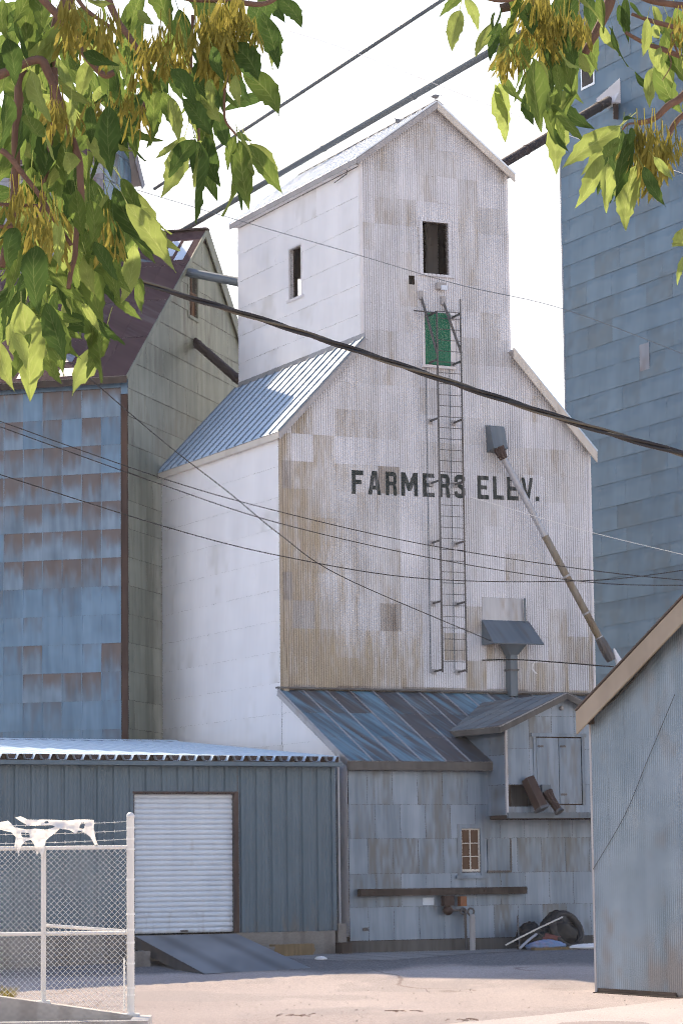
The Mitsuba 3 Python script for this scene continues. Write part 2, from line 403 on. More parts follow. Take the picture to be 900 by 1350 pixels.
#==BODY==
# ================================================================ the ground
def gz(x, y):
    y = np.asarray(y, float)
    return np.where(y > 70.5, 0.0, np.where(y < 61., -.45, -.45 * (70.5 - y) / 9.5))


def sheet(xs, ys, lift, inside=None):
    X, Y = np.meshgrid(xs, ys, indexing='ij')
    Z = gz(X, Y) + lift + (.02 * (meshkit.noise(np.stack([X * .5, Y * .35, X * 0], -1)) - .5) if lift == 0 else 0)
    V = np.stack([X, Y, Z], -1).reshape(-1, 3); n = len(ys)
    i, j = np.meshgrid(np.arange(len(xs) - 1), np.arange(n - 1), indexing='ij'); i, j = i.ravel(), j.ravel()
    q = np.stack([i * n + j, (i + 1) * n + j, (i + 1) * n + j + 1, i * n + j + 1], -1)
    if inside is not None:
        c = V[q].mean(1); q = q[[inside(a[0], a[1]) for a in c]]
    return tm(V, np.vstack([q[:, [0, 1, 2]], q[:, [0, 2, 3]]]))


gx = np.concatenate([[-900, -300, -80, -40], np.linspace(-24, 24, 97), [40, 80, 300, 900]])
gy = np.concatenate([[-700, -200, -40, -5, 5, 15, 22, 27], np.linspace(30, 90, 121), [110, 160, 400, 1100]])
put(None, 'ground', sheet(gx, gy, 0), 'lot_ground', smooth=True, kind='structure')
_ap = Polygon([ANNEX.p(u, d, 0)[:2] for u, d in ((-3.3, .4), (4.9, .4), (4.7, -1.3), (3.0, -2.4), (-.4, -3.4), (-1.6, -2.9))])


def poly_sheet(poly, lift, step=.5):
    x0, y0, x1, y1 = poly.bounds; out = []
    for a in np.arange(y0, y1, step):
        g = poly.intersection(rbox(x0 - 1, a, x1 + 1, min(a + step, y1)))
        for p in polys(g):
            v, f = trimesh.creation.triangulate_polygon(p, engine='earcut')
            out.append(tm(np.column_stack([v, gz(v[:, 0], v[:, 1]) + lift]), f))
    return cat(out)


put(None, 'pavement', poly_sheet(_ap, .006), 'slab_concrete', kind='structure')
put(None, 'driveway', poly_sheet(Polygon([(-6, -30), (20, -30), (16, 60.0), (7.2, 56.0), (5.4, 52.4), (3.3, 48.7), (1.4, 46), (.2, 40), (-1.2, 26)]), .005, 2.), 'pale_ground', kind='structure')

# ================================================================ the white grain elevator
W, DP, EV, HB, HE, HA = 9.75, 8.4, 14.0, 16.65, 21.86, 23.60
U0, U1, UA = 2.53, 7.20, 4.88
EL = thing('grain_elevator', 'tall white metal clad grain elevator with painted lettering and gabled headhouse', 'grain elevator')
M = MAIN
FR = Face(M.o, M.ux, M.up, -M.uy); LF = Face(M.o, M.uy, M.up, -M.ux)
RT = Face(M.p(W, 0, 0), M.uy, M.up, M.ux); BK = Face(M.p(0, DP, 0), M.ux, M.up, M.uy)
HL = Face(M.p(U0, 0, 0), M.uy, M.up, -M.ux); HR = Face(M.p(U1, 0, 0), M.uy, M.up, M.ux)
gable = Polygon([(0, -.6), (W, -.6), (W, EV), (U1, HB), (U1, HE), (UA, HA), (U0, HE), (U0, HB), (0, EV)])
win_f, hole_f = rbox(4.46, 18.71, 5.28, 20.21), rbox(4.01, 18.36, 4.19, 18.61)
win_l = rbox(3.84, 18.67, 4.65, 20.17)
front_poly = gable.difference(win_f).difference(hole_f)
fw = put(EL, 'front_wall', slab(FR, front_poly, -.16, -.004), 'dark_wood')
rows = [6.3 + .762 * k for k in range(24)]
cols = [-.33 + .6597 * k for k in range(17)]
ex = (4.46, 5.28, 4.01, 4.19, U0, U1, W, UA)


def main_sheet(i, j):
    r = random.Random(i * 71 + j * 13)
    x, z = cols[i], rows[j]
    if j == 0: return 'rusty_corrugated' if r.random() < .55 else 'corrugated_white'
    if x < 3.2 and z < 12.5: return 'corrugated_white' if r.random() < .93 else 'rusty_corrugated'
    return 'corrugated_white' if r.random() < .45 else 'corrugated_clean'


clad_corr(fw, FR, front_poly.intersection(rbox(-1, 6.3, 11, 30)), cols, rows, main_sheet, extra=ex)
lw = put(EL, 'side_wall', slab(LF, rbox(0.002, -.6, DP - .002, EV), -.16, -.004), 'dark_wood')
lrows = sorted([13.0 - .84 * k for k in range(14)] + [13.80])
clad(lw, LF, rbox(.0, 1.5, DP, EV + .1), steps(0, DP, 1.68), lrows, 'white_sheet', lap=.013, gapx=.0, gapy=.0, jit=.003)
rw = put(EL, 'side_wall', slab(RT, rbox(0.002, -.6, DP - .002, EV), -.16, -.004), 'dark_wood')
clad(rw, RT, rbox(0, -.3, DP, EV), steps(0, DP, 1.68), steps(-.3, EV, 1.68), 'white_sheet', lap=.012)
bw_poly = gable.difference(rbox(4.46, 18.71, 5.28, 20.21))
put(EL, 'back_wall', slab(BK, bw_poly, -.16, 0), 'white_paint')
hh_left = rbox(0.002, HB - 3, DP - .002, HE).difference(win_l)
hl = put(EL, 'headhouse_wall', slab(HL, hh_left, -.14, -.004), 'dark_wood')
hrows = [HB - 2.6 + .84 * k for k in range(10)]
clad(hl, HL, rbox(0, HB - .35, DP, HE + .05).difference(rbox(3.80, 18.63, 4.69, 20.21)), steps(0, DP, 1.4), hrows, 'white_sheet', lap=.013, gapx=.0, gapy=.0, jit=.003)
hr_poly = rbox(0.002, HB - 3, DP - .002, HE).difference(rbox(4.36, 18.67, 4.65, 20.17))
hrw = put(EL, 'headhouse_wall', slab(HR, hr_poly, -.14, -.004), 'dark_wood')
clad(hrw, HR, rbox(0, HB - .35, DP, HE).difference(rbox(4.3, 18.6, 4.7, 20.2)), steps(0, DP, 1.4), hrows, 'white_sheet')
# inside the headhouse: floor, bin partition, posts
put(EL, 'floor', fbox(M, U0 + .15, U1 - .15, .17, DP - .17, HB - .25, HB - .1), 'dark_wood')
put(EL, 'partition', fbox(M, 5.40, 5.76, 1.5, 1.6, HB - .1, 21.0), 'grey_trim')
put(EL, 'post', fbox(M, 4.50, 4.62, 1.2, 1.32, HB - .1, 21.3), 'old_wood')
put(EL, 'post', fbox(M, 5.40, 5.60, 2.2, 2.4, HB - .1, 21.3), 'brown_board')
# window trim
def window_trim(face, x0, x1, z0, z1, wd=.09, bs='white_paint', sill=.16):
    w = put(EL, 'window', cat([slab(face, rbox(x0 - wd, z0, x0, z1), -.10, .045), slab(face, rbox(x1, z0, x1 + wd, z1), -.10, .045), slab(face, rbox(x0 - wd, z1, x1 + wd, z1 + wd), -.10, .049)]), bs)
    put(w, 'sill', slab(face, rbox(x0 - sill, z0 - .07, x1 + sill, z0), -.10, .075), bs)


window_trim(FR, 4.46, 5.28, 18.71, 20.21, .11, 'corrugated_clean')
window_trim(HL, 3.84, 4.65, 18.67, 20.17, .05)
put(EL, 'wall_opening', slab(FR, rbox(4.01, 18.36, 4.19, 18.61), -.15, -.12), 'window_dark', label='small dark square hole in the headhouse front')
lb = put(EL, 'lamp_box', fbox(M, 4.85, 5.13, -.16, -.02, 18.28, 18.46), 'grey_trim')
put(lb, 'lamp_face', fbox(M, 4.95, 5.13, -.20, -.162, 18.25, 18.38), 'sign_white')
# corner trims
for (u, z0, z1) in ((0, 6.9, EV), (U0, HB, HE), (U1, HB, HE), (W, 6.5, EV)):
    put(EL, 'corner_trim', fbox(M, u - .035, u + .035, -.035, .035, z0, z1), 'white_paint' if u != 0 else 'corrugated_white')
# flared metal skirt at the foot of the left corner
put(EL, 'corner_flashing', hexa([M.p(.0, -.12, 6.85), M.p(.16, -.12, 6.85), M.p(.16, -.036, 6.85), M.p(.0, -.036, 6.85), M.p(-.01, -.05, 8.2), M.p(.04, -.05, 8.2), M.p(.04, -.036, 8.2), M.p(-.01, -.036, 8.2)]), 'corrugated_white')


principled('dark_seam', (.13, .18, .24), .5, .2, .4)


def roof(holder, name, A, B, up_to, th, bsdf_sheet, n_sheets, seam_h=.035, seam_bs=None, bs='grey_trim', rows_n=1, lap=.004):
    """Roof plane: eave line from A to B, rising to the ridge line up_to + (B - A)."""
    A, B, R = [np.asarray(q, float) for q in (A, B, up_to)]
    u = B - A; L = np.linalg.norm(u); u /= L
    v = R - A; v -= u * (v @ u); H = np.linalg.norm(v); v /= H
    n = np.cross(u, v); n = n if n[2] > 0 else -n
    f = Face(A, u, v, n)
    deck = put(holder, name, slab(f, rbox(0, 0, L, H), -th, 0), bs)
    cs = list(np.linspace(0, L, n_sheets + 1))
    clad(deck, f, rbox(-.01, -.02, L + .01, H + .0), cs, list(np.linspace(-.02, H, rows_n + 1)), bsdf_sheet, base=.003, lap=lap, gapx=.004, jit=.002)
    if seam_h:
        for x in cs:
            put(deck, 'seam', slab(f, rbox(x - .014, -.02, x + .014, H), .004, seam_h), seam_bs or bsdf_sheet)
    return deck, f, L, H


OVF, OVB = .22, .20      # front and back overhang of the roofs
slope_m = (HB - EV) / U0
oe = .12
lr, lrf, lrL, lrH = roof(EL, 'roof', M.p(-oe, -OVF, EV - oe * slope_m + .05), M.p(-oe, DP + OVB, EV - oe * slope_m + .05), M.p(U0 - .01, -OVF, HB + .05), .09, 'painted_roof', 15, .05, 'dark_seam')
sr = (HB - EV) / (W - U1)
roof(EL, 'roof', M.p(W + oe, DP + OVB, EV - oe * sr + .05), M.p(W + oe, -OVF, EV - oe * sr + .05), M.p(U1 + .01, DP + OVB, HB + .05), .09, 'painted_roof', 16, .05)
s1, s2 = (HA - HE) / (UA - U0), (HA - HE) / (U1 - UA)
roof(EL, 'roof', M.p(U0 - .18, -OVF, HE - .18 * s1 + .06), M.p(U0 - .18, DP + OVB, HE - .18 * s1 + .06), M.p(UA, -OVF, HA + .06), .09, 'bright_roof', 16, .05)
roof(EL, 'roof', M.p(U1 + .16, DP + OVB, HE - .16 * s2 + .06), M.p(U1 + .16, -OVF, HE - .16 * s2 + .06), M.p(UA, DP + OVB, HA + .06), .09, 'bright_roof', 16, .05)
put(EL, 'ridge_cap', cat([beam(M.p(UA - .10, -OVF - .02, HA + .045), M.p(UA - .10, DP + OVB, HA + .045), .24, .02, M.p(-.6, 0, 1) - M.o), beam(M.p(UA + .10, -OVF - .02, HA + .05), M.p(UA + .10, DP + OVB, HA + .05), .24, .02, M.p(.6, 0, 1) - M.o)]), 'grey_trim')


def rake(holder, P, Q, bs, h=.22, th=.05, drop=.03):
    P, Q = np.asarray(P, float), np.asarray(Q, float)
    c = [P - [0, 0, drop + h], Q - [0, 0, drop + h], Q - [0, 0, drop], P - [0, 0, drop]]
    o = -M.uy * th
    return put(holder, 'bargeboard', hexa([c[0], c[1], c[1] + o, c[0] + o, c[3], c[2], c[2] + o, c[3] + o]), bs)


rake(EL, M.p(U0 - .18, -OVF, HE - .18 * s1 + .06), M.p(UA, -OVF, HA + .06), 'grey_trim', .17)
rake(EL, M.p(UA + .002, -OVF, HA + .06), M.p(U1 + .16, -OVF, HE - .16 * s2 + .06), 'cream_trim', .20)
rake(EL, M.p(-oe, -OVF, EV - oe * slope_m + .05), M.p(U0, -OVF, HB + .05), 'grey_trim', .20)
rake(EL, M.p(U1, -OVF, HB + .12), M.p(W + oe, -OVF, EV - oe * sr + .05), 'cream_trim', .30)
# eave fascias along the left
put(EL, 'fascia', beam(M.p(-oe - .012, -OVF, EV - oe * slope_m - .06), M.p(-oe - .012, DP + OVB, EV - oe * slope_m - .06), .02, .17), 'cream_trim')
put(EL, 'fascia', beam(M.p(U0 - .192, -OVF, HE - .18 * s1 - .03), M.p(U0 - .192, DP + OVB, HE - .18 * s1 - .03), .02, .16), 'grey_trim')
put(EL, 'soffit', fbox(M, -oe, -.014, 0, DP, EV - oe * slope_m - .14, EV - oe * slope_m - .12), 'cream_trim')
put(EL, 'soffit', fbox(M, U0 - .18, U0 - .016, 0, DP, HE - .18 * s1 - .10, HE - .18 * s1 - .08), 'white_paint')
put(EL, 'flashing', beam(M.p(U0 - .03, -OVF, HB + .10), M.p(U0 - .03, DP, HB + .10), .02, .16), 'pipe_galv')
# the hook on the headhouse eave
put(EL, 'hook', tube([M.p(U0 - .10, 1.45, HE - .42), M.p(U0 - .10, .62, HE - .34), M.p(U0 - .10, .60, HE - .22)], .014, 5), 'dark_steel')

# green hatch
gh = put(EL, 'hatch', cat([slab(FR, rbox(4.49, 16.11, 5.28, 17.61), .02, .05)]), 'green_paint', label='green hatch door below the headhouse window')
for k in range(11):
    put(gh, 'board', slab(FR, rbox(4.495 + .0714 * k, 16.12, 4.495 + .0714 * k + .066, 17.60), .052, .062 + .003 * (k % 3)), 'green_paint')
put(gh, 'sill', slab(FR, rbox(4.36, 16.02, 5.42, 16.09), 0.015, .12), 'white_paint')
put(gh, 'frame', cat([slab(FR, rbox(4.40, 16.10, 4.48, 17.66), .015, .045), slab(FR, rbox(5.29, 16.10, 5.44, 17.66), .015, .045)]), 'white_paint')

# painted lettering on the corrugation
GL = {'F': [(0, 0, .2, 1), (.2, .8, .62, 1), (.2, .42, .52, .6)],
      'E': [(0, 0, .2, 1), (.2, .82, .64, 1), (.2, .42, .54, .59), (.2, 0, .64, .18)],
      'L': [(0, 0, .2, 1), (.2, 0, .62, .19)]}


def glyph(c):
    if c in GL: return shapely.union_all([rbox(*b) for b in GL[c]])
    if c == 'A': return Polygon([(0, 0), (.2, 0), (.25, .22), (.47, .22), (.52, 0), (.72, 0), (.50, 1), (.22, 1)]).difference(Polygon([(.29, .38), (.43, .38), (.36, .80)]))
    if c == 'R': return shapely.union_all([rbox(0, 0, .2, 1), rbox(.2, .82, .5, 1), rbox(.2, .42, .5, .58), Polygon([(.5, .42), (.62, .50), (.66, .62), (.66, .80), (.60, .94), (.5, 1), (.44, .9), (.46, .5)]), Polygon([(.46, 0), (.68, 0), (.62, .40), (.52, .48), (.42, .44)])])
    if c == 'M': return shapely.union_all([rbox(0, 0, .19, 1), rbox(.67, 0, .86, 1), Polygon([(.0, 1), (.22, 1), (.43, .55), (.64, 1), (.86, 1), (.52, .22), (.34, .22)])])
    if c == 'S':
        import shapely.geometry as sg
        ln = sg.LineString([(.54, .74), (.52, .86), (.42, .905), (.22, .905), (.11, .82), (.11, .66), (.20, .57), (.42, .47), (.53, .36), (.53, .20), (.43, .095), (.22, .095), (.11, .15), (.10, .28)])
        return ln.buffer(.095, cap_style=2)
    if c == 'V': return Polygon([(0, 1), (.2, 1), (.36, .33), (.52, 1), (.72, 1), (.46, 0), (.26, 0)])
    if c == '.': return rbox(0, 0, .2, .2)


from shapely import affinity
LH = .66
# measured left edges of the letters along the wall, cap height a little over 0.6 m
lx = [('F', 2.15), ('A', 2.65), ('R', 3.19), ('M', 3.67), ('E', 4.34), ('R', 4.85), ('S', 5.33), ('E', 6.07), ('L', 6.57), ('E', 7.02), ('V', 7.49), ('.', 7.95)]
for ch, x in lx:
    wsc = {'M': .60, 'A': .55, 'V': .53, 'R': .52}.get(ch, .57)
    z = 12.34 + .012 * (x - 2.1)
    g = affinity.translate(affinity.scale(glyph(ch), wsc, LH, origin=(0, 0)), x, z)
    res = corr_mesh(FR, g, x, x + .6, z, z + LH, .0165, (900, 900))
    k = put_n(EL, 'letter', res[0], 'letter_paint', res[1], res[2])
    labels[k] = {'label': 'black painted letter %s of the elevator lettering' % ch if ch != '.' else 'black painted full stop after the elevator lettering'}

# ---------------------------------------------------------------- ladder on the front
LD = thing('wall_ladder', 'long thin steel ladder fixed up the front of the white elevator', 'ladder')
for u, zt in ((4.62, 17.55), (5.37, 17.95)):
    put(LD, 'rail', fbox(M, u - .018, u + .018, -.525, -.480, 7.45, zt), 'dark_steel')
    put(LD, 'inner_rail', fbox(M, u - .165, u - .148, -.10, -.08, 7.45, 16.0), 'grey_pipe')
k = 0
z = 7.75
while z < 17.5:
    put(LD, 'rung', tube([M.p(4.645, -.5, z), M.p(5.345, -.5, z)], .010, 5), 'dark_steel'); z += .31
for z in (7.5, 9.39, 11.08, 12.75, 14.5, 16.15, 17.5):
    for u in (4.62, 5.37):
        b = put(LD, 'bracket', beam(M.p(u - .02, -.48, z + .02), M.p(u - .02, -.03, z), .04, .05), 'dark_steel')
        put(b, 'plate', fbox(M, u - .08, u + .05, -.055, -.02, z - .08, z + .07), 'grey_trim')
for u0, z0, u1, z1 in ((4.36, 18.05, 4.62, 16.35), (5.06, 17.95, 5.38, 16.40)):
    put(LD, 'strut', beam(M.p(u0, -.06, z0), M.p(u1, -.50, z1), .05, .06), 'dark_steel')
    put(LD, 'strut_block', fbox(M, u0 - .06, u0 + .06, -.10, -.02, z0 - .1, z0 + .14), 'grey_trim')
put(LD, 'cross_bar', tube([M.p(4.10, -.10, 17.60), M.p(4.62, -.5, 17.50)], .02, 6), 'dark_steel')
put(LD, 'cross_bar', tube([M.p(4.62, -.5, 17.55), M.p(5.37, -.5, 17.55)], .012, 5), 'dark_steel')

# ---------------------------------------------------------------- loading spout
SP = thing('grain_spout', 'long rusty round spout slanting down from a square box on the elevator front', 'grain spout')
put(SP, 'box', hexa([M.p(6.40, -.42, 13.80), M.p(6.86, -.42, 13.80), M.p(6.86, -.02, 13.72), M.p(6.40, -.02, 13.72), M.p(6.36, -.30, 14.44), M.p(6.82, -.30, 14.44), M.p(6.82, -.02, 14.50), M.p(6.36, -.02, 14.50)]), 'grey_pipe', label='weathered grey box at the head of the spout')
a, b = M.p(6.62, -.30, 13.80), M.p(9.62, -1.0, 8.02)
put(SP, 'elbow', tube([a + [0, 0, .05], a + (b - a) * .02, a + (b - a) * .05], [.16, .15, .12], 10), 'rust_steel')
put(SP, 'pipe', tube([a + (b - a) * t for t in np.linspace(.03, .42, 8)], .095, 12), 'pipe_galv')
put(SP, 'pipe', tube([a + (b - a) * t for t in np.linspace(.42, .93, 8)], .105, 12), 'pipe_rusty', label='rusty lower length of the spout')
for t in (.14, .42, .62, .80, .92):
    put(SP, 'collar', tube([a + (b - a) * (t - .004), a + (b - a) * (t + .004)], .118, 12), 'pipe_galv')
put(SP, 'end_cuff', tube([a + (b - a) * t for t in (.92, .96, 1.0, 1.03)], [.12, .15, .15, .13], 10), 'dark_steel')
CN = thing('spout_cone', 'small white cone shaped nozzle hanging at the foot of the rusty spout', 'nozzle')
c0 = M.p(9.78, -1.05, 8.18)
put(CN, 'cone', tube([c0, c0 + [.10, 0, -.28], c0 + [.22, 0, -.55], c0 + [.26, 0, -.62]], [.03, .09, .14, .10], 12), 'white_paint')
put(CN, 'handle', tube([c0 + [.16, -.02, -.44], c0 + [.46, -.05, -.27]], .02, 6), 'white_paint')

# ---------------------------------------------------------------- vent hood
HD = thing('vent_hood', 'dark grey sheet metal hood with a duct below it low on the elevator front', 'vent hood')
hx0, hx1 = 6.12, 7.62
put(HD, 'canopy', cat([hexa([M.p(hx0, -.68, 8.26), M.p(hx1 + .12, -.68, 8.26), M.p(hx1, -.05, 8.93), M.p(hx0, -.05, 8.93), M.p(hx0, -.69, 8.29), M.p(hx1 + .12, -.69, 8.29), M.p(hx1, -.05, 8.98), M.p(hx0, -.05, 8.98)]),
                          hexa([M.p(hx0, -.68, 8.26), M.p(hx0 + .02, -.68, 8.26), M.p(hx0 + .02, -.03, 8.26), M.p(hx0, -.03, 8.26), M.p(hx0, -.66, 8.285), M.p(hx0 + .02, -.66, 8.285), M.p(hx0 + .02, -.03, 8.93), M.p(hx0, -.03, 8.93)])]), 'grey_pipe')
put(HD, 'duct', cat([hexa([M.p(6.83, -.36, 8.0), M.p(7.09, -.36, 8.0), M.p(7.09, -.05, 8.0), M.p(6.83, -.05, 8.0), M.p(6.55, -.60, 8.34), M.p(7.30, -.60, 8.34), M.p(7.30, -.05, 8.5), M.p(6.55, -.05, 8.5)]), fbox(M, 6.85, 7.07, -.34, -.05, 6.85, 8.0)]), 'grey_pipe')
put(HD, 'duct_collar', fbox(M, 6.82, 7.10, -.38, -.03, 7.55, 7.60), 'dark_steel')
put(HD, 'backing_panel', fbox(M, 6.15, 7.45, -.035, -.022, 8.98, 9.62), 'pipe_galv')
put(HD, 'pipe_stub', tube([M.p(7.47, -.12, 8.95), M.p(7.47, -.12, 9.62)], .03, 7), 'grey_pipe')

# ================================================================ lean-to annex
A = ANNEX
AN = thing('annex_building', 'grey galvanised lean-to annex with rusty sloping roof below the white elevator', 'building')
AW, AE = 9.75, 4.86
AF = Face(A.o, A.ux, A.up, -A.uy); AL = Face(A.o, A.uy, A.up, -A.ux)
ADP = 3.92
WX0, WX1, WZ0, WZ1 = 3.24, 3.80, 2.01, 3.12
af_poly = rbox(.002, -.5, AW, AE).difference(rbox(WX0, WZ0, WX1, WZ1))
aw = put(AN, 'front_wall', slab(AF, af_poly, -.16, -.004), 'dark_wood')
arows = [.30, 1.14, 1.98, 2.87, 3.74, 4.60]
clad(aw, AF, rbox(0, .30, AW, 4.6).difference(rbox(WX0 - .02, WZ0 - .02, WX1 + .02, WZ1 + .02)), steps(-.2, 10.0, .755), arows, 'annex_sheet', lap=.014, gapx=.008, gapy=.006, stagger=.22)
clad(aw, AF, rbox(0, 4.60, 4.05, 4.84), steps(0, 4.05, 1.35), [4.60, 4.84], 'annex_sheet', lap=.03, gapx=.01)
put(AN, 'foundation', slab(AF, rbox(-.02, -.5, AW, .29), -.2, .05), 'eave_board')
al_poly = Polygon([(0.002, -.5), (ADP, -.5), (ADP, 6.75), (0.002, AE)])
alw = put(AN, 'side_wall', slab(AL, al_poly, -.16, -.004), 'dark_wood')
clad(alw, AL, Polygon([(0, .3), (ADP, .3), (ADP, 6.7), (0, AE - .02)]), steps(0, ADP, 1.75), [13.0 - .84 * k for k in range(16)][::-1], 'white_sheet', lap=.013, gapx=.0, gapy=.0)
ra, rfa, rL, rH = roof(AN, 'roof', A.p(-.14, -.28, AE - .02), A.p(AW, -.28, AE - .02), A.p(-.14, ADP - .0, 6.92), .06, 'rusty_roof', 14, .040, 'pipe_galv', rows_n=3, lap=.006)
put(AN, 'fascia', beam(A.p(-.15, -.296, AE - .14), A.p(4.15, -.296, AE - .14), .03, .22), 'eave_board')
put(AN, 'fascia', beam(A.p(-.156, -.28, AE - .09), A.p(-.156, ADP, 6.83), .02, .14), 'pipe_galv')
put(AN, 'ridge_flashing', beam(A.p(-.2, ADP - .05, 6.97), A.p(AW, ADP - .05, 6.97), .14, .05), 'dark_steel')
# window
wn = put(AN, 'window', cat([slab(AF, rbox(WX0 - .12, WZ0 - .10, WX0, WZ1 + .12), -.05, .035), slab(AF, rbox(WX1, WZ0 - .10, WX1 + .12, WZ1 + .12), -.05, .035), slab(AF, rbox(WX0, WZ1, WX1, WZ1 + .12), -.05, .032)]), 'annex_sheet')
put(wn, 'sill', slab(AF, rbox(WX0 - .18, WZ0 - .18, WX1 + .18, WZ0 - .10), -.05, .09), 'annex_sheet')
put(wn, 'sash', cat([slab(AF, rbox(WX0, WZ0 - .0, WX0 + .04, WZ1), -.06, -.02), slab(AF, rbox(WX1 - .04, WZ0, WX1, WZ1), -.06, -.02), slab(AF, rbox(WX0 + .04, WZ0, WX1 - .04, WZ0 + .06), -.06, -.022), slab(AF, rbox(WX0 + .04, WZ1 - .04, WX1 - .04, WZ1), -.06, -.022), slab(AF, rbox((WX0 + WX1) / 2 - .014, WZ0 + .06, (WX0 + WX1) / 2 + .014, WZ1 - .04), -.055, -.018)]
      + [slab(AF, rbox(WX0 + .04, z - .012, WX1 - .04, z + .012), -.055, -.021) for z in (2.40, 2.74)]), 'cream_trim')
for x0, x1 in ((WX0 + .04, 3.505), (3.535, WX1 - .04)):
    for z0, z1 in ((WZ0 + .06, 2.385), (2.415, 2.725), (2.755, WZ1 - .04)):
        put(wn, 'pane', slab(AF, rbox(x0, z0, x1, z1), -.046, -.040), 'brown_board')
put(wn, 'board', slab(AF, rbox(WX0, WZ0, WX1, WZ1), -.12, -.085), 'brown_board', label='brown boarding behind the window panes')
put(AN, 'hatch', slab(AF, rbox(4.0, 2.03, 4.66, 2.84), .03, .055), 'annex_sheet')
put(AN, 'hatch_trim', cat([slab(AF, rbox(4.66, 1.98, 4.70, 2.86), .026, .075), slab(AF, rbox(3.98, 1.98, 4.66, 2.03), .026, .07)]), 'dark_steel')
put(AN, 'bumper_beam', cat([fbox(A, .22, 5.06, -.22, -.03, 1.42, 1.60)]), 'dark_wood', label='long weathered timber beam fixed along the annex wall')
for u in (.6, 2.2, 3.8):
    put(AN, 'beam_bolt', tube([A.p(u, -.245, 1.51), A.p(u, -.21, 1.51)], .03, 8), 'rust_steel')
put(AN, 'sign', slab(AF, rbox(2.08, 1.17, 2.40, 1.36), .03, .04), 'sign_white')
put(AN, 'wall_vent', slab(AF, rbox(.36, .55, .50, .63), .02, .06), 'dark_steel')
# downspout in the gap beside the shed
DS = thing('downspout', 'slim grey downspout standing in the dark gap between shed and annex', 'downspout')
put(DS, 'pipe', tube([SHED.p(.20, .12, 5.0), SHED.p(.20, .12, .75)], .035, 8), 'pipe_galv')
put(DS, 'box', fbox(SHED, .10, .34, .02, .22, .28, .75), 'dark_concrete')
# meters and valves below the beam
MT = thing('pipe_valve', 'rusty brown pipe valves and meter under the timber beam', 'valve')
put(MT, 'meter', cat([_sh(trimesh.creation.icosphere(2, .13), 0).apply_translation(A.p(2.72, -.20, 1.03)), fbox(A, 2.58, 2.86, -.30, -.10, 1.15, 1.40)]), 'rust_steel')
put(MT, 'regulator', fbox(A, 3.06, 3.24, -.26, -.10, 1.13, 1.38), 'orange_paint')
put(MT, 'wheel', trimesh.creation.torus(.09, .025, 16, 8).apply_transform(trimesh.geometry.align_vectors([0, 0, 1], -A.uy)).apply_translation(A.p(3.36, -.25, .98)), 'dark_steel')
put(MT, 'wheel', trimesh.creation.torus(.075, .025, 16, 8).apply_transform(trimesh.geometry.align_vectors([0, 0, 1], -A.uy)).apply_translation(A.p(3.14, -.24, 1.0)), 'dark_steel')
put(MT, 'pipe', tube(bez([A.p(2.80, -.2, 1.02), A.p(3.0, -.2, 1.03), A.p(3.20, -.2, .98), A.p(3.22, -.2, .7), A.p(3.24, -.2, -.1)], 5), .035, 8), 'dark_steel')
BO = thing('guard_post', 'short grey steel post standing before the pipe valves', 'bollard')
put(BO, 'post', tube([A.p(3.30, -.42, -.1), A.p(3.30, -.42, .88), A.p(3.30, -.42, .92)], [.075, .075, .05], 12), 'grey_trim')

# ---------------------------------------------------------------- projecting bay
BY = thing('loading_bay', 'gabled galvanised loading bay projecting over the annex wall with double doors', 'loading bay')
B0, B1, BD, BE, BA, BZ = 4.07, 7.47, -1.0, 5.79, 6.55, 3.44
BF = Face(A.p(0, BD, 0), A.ux, A.up, -A.uy); BL = Face(A.p(B0, 0, 0), A.uy, A.up, -A.ux); BR = Face(A.p(B1, 0, 0), A.uy, A.up, A.ux)
BM = (B0 + B1) / 2
by_poly = Polygon([(B0 + .002, BZ), (B1 - .002, BZ), (B1 - .002, BE), (BM, BA), (B0 + .002, BE)]).difference(rbox(B0 + .04, BZ + .22, 4.92, 4.22))
bw = put(BY, 'front_wall', slab(BF, by_poly, -.12, -.004), 'dark_wood')
door = rbox(4.94, 3.72, 6.31, 5.46)
clad(bw, BF, by_poly.difference(rbox(4.90, 3.70, 6.35, 5.50)), steps(B0, B1, .68), [3.44, 4.23, 5.16, 6.0, 6.8], 'annex_sheet', lap=.012, gapx=.007, gapy=.006)
bl_poly = rbox(BD + .002, BZ, ADP - .02, BE)
blw = put(BY, 'side_wall', slab(BL, bl_poly, -.12, -.004), 'dark_wood')
clad(blw, BL, bl_poly, steps(BD, ADP, .76), [3.44, 4.23, 5.0, 5.79], 'annex_sheet', lap=.012, gapx=.007, gapy=.006)
put(BY, 'side_wall', slab(BR, bl_poly, -.12, 0), 'annex_sheet')
put(BY, 'floor', fbox(A, B0 + .01, B1 - .01, BD + .01, -.06, BZ - .10, BZ), 'dark_wood')
put(BY, 'recess_back', fbox(A, B0 + .13, 4.94, BD + .45, BD + .5, BZ, 4.5), 'dark_steel')
put(BY, 'corner_trim', fbox(A, B0 - .035, B0 + .03, BD - .03, BD + .03, BZ, BE - .02), 'pipe_galv')
for x0, x1 in ((4.96, 5.615), (5.635, 6.29)):
    d = put(BY, 'door', slab(BF, rbox(x0, 3.73, x1, 5.44), .0, .03), 'annex_sheet')
    put(d, 'hinge', cat([slab(BF, rbox(x0 + .03, z, x0 + .20, z + .05), .03, .045) for z in (3.95, 5.2)]), 'dark_steel')
put(BY, 'door_frame', cat([slab(BF, rbox(4.86, 3.70, 4.94, 5.55), .0, .05), slab(BF, rbox(6.31, 3.70, 6.39, 5.55), .0, .05), slab(BF, rbox(4.80, 5.47, 6.45, 5.56), .004, .07)]), 'annex_sheet')
put(BY, 'ledge', fbox(A, B0 - .02, B1, BD - .10, BD - .008, BZ - .08, BZ + .07), 'grey_pipe')
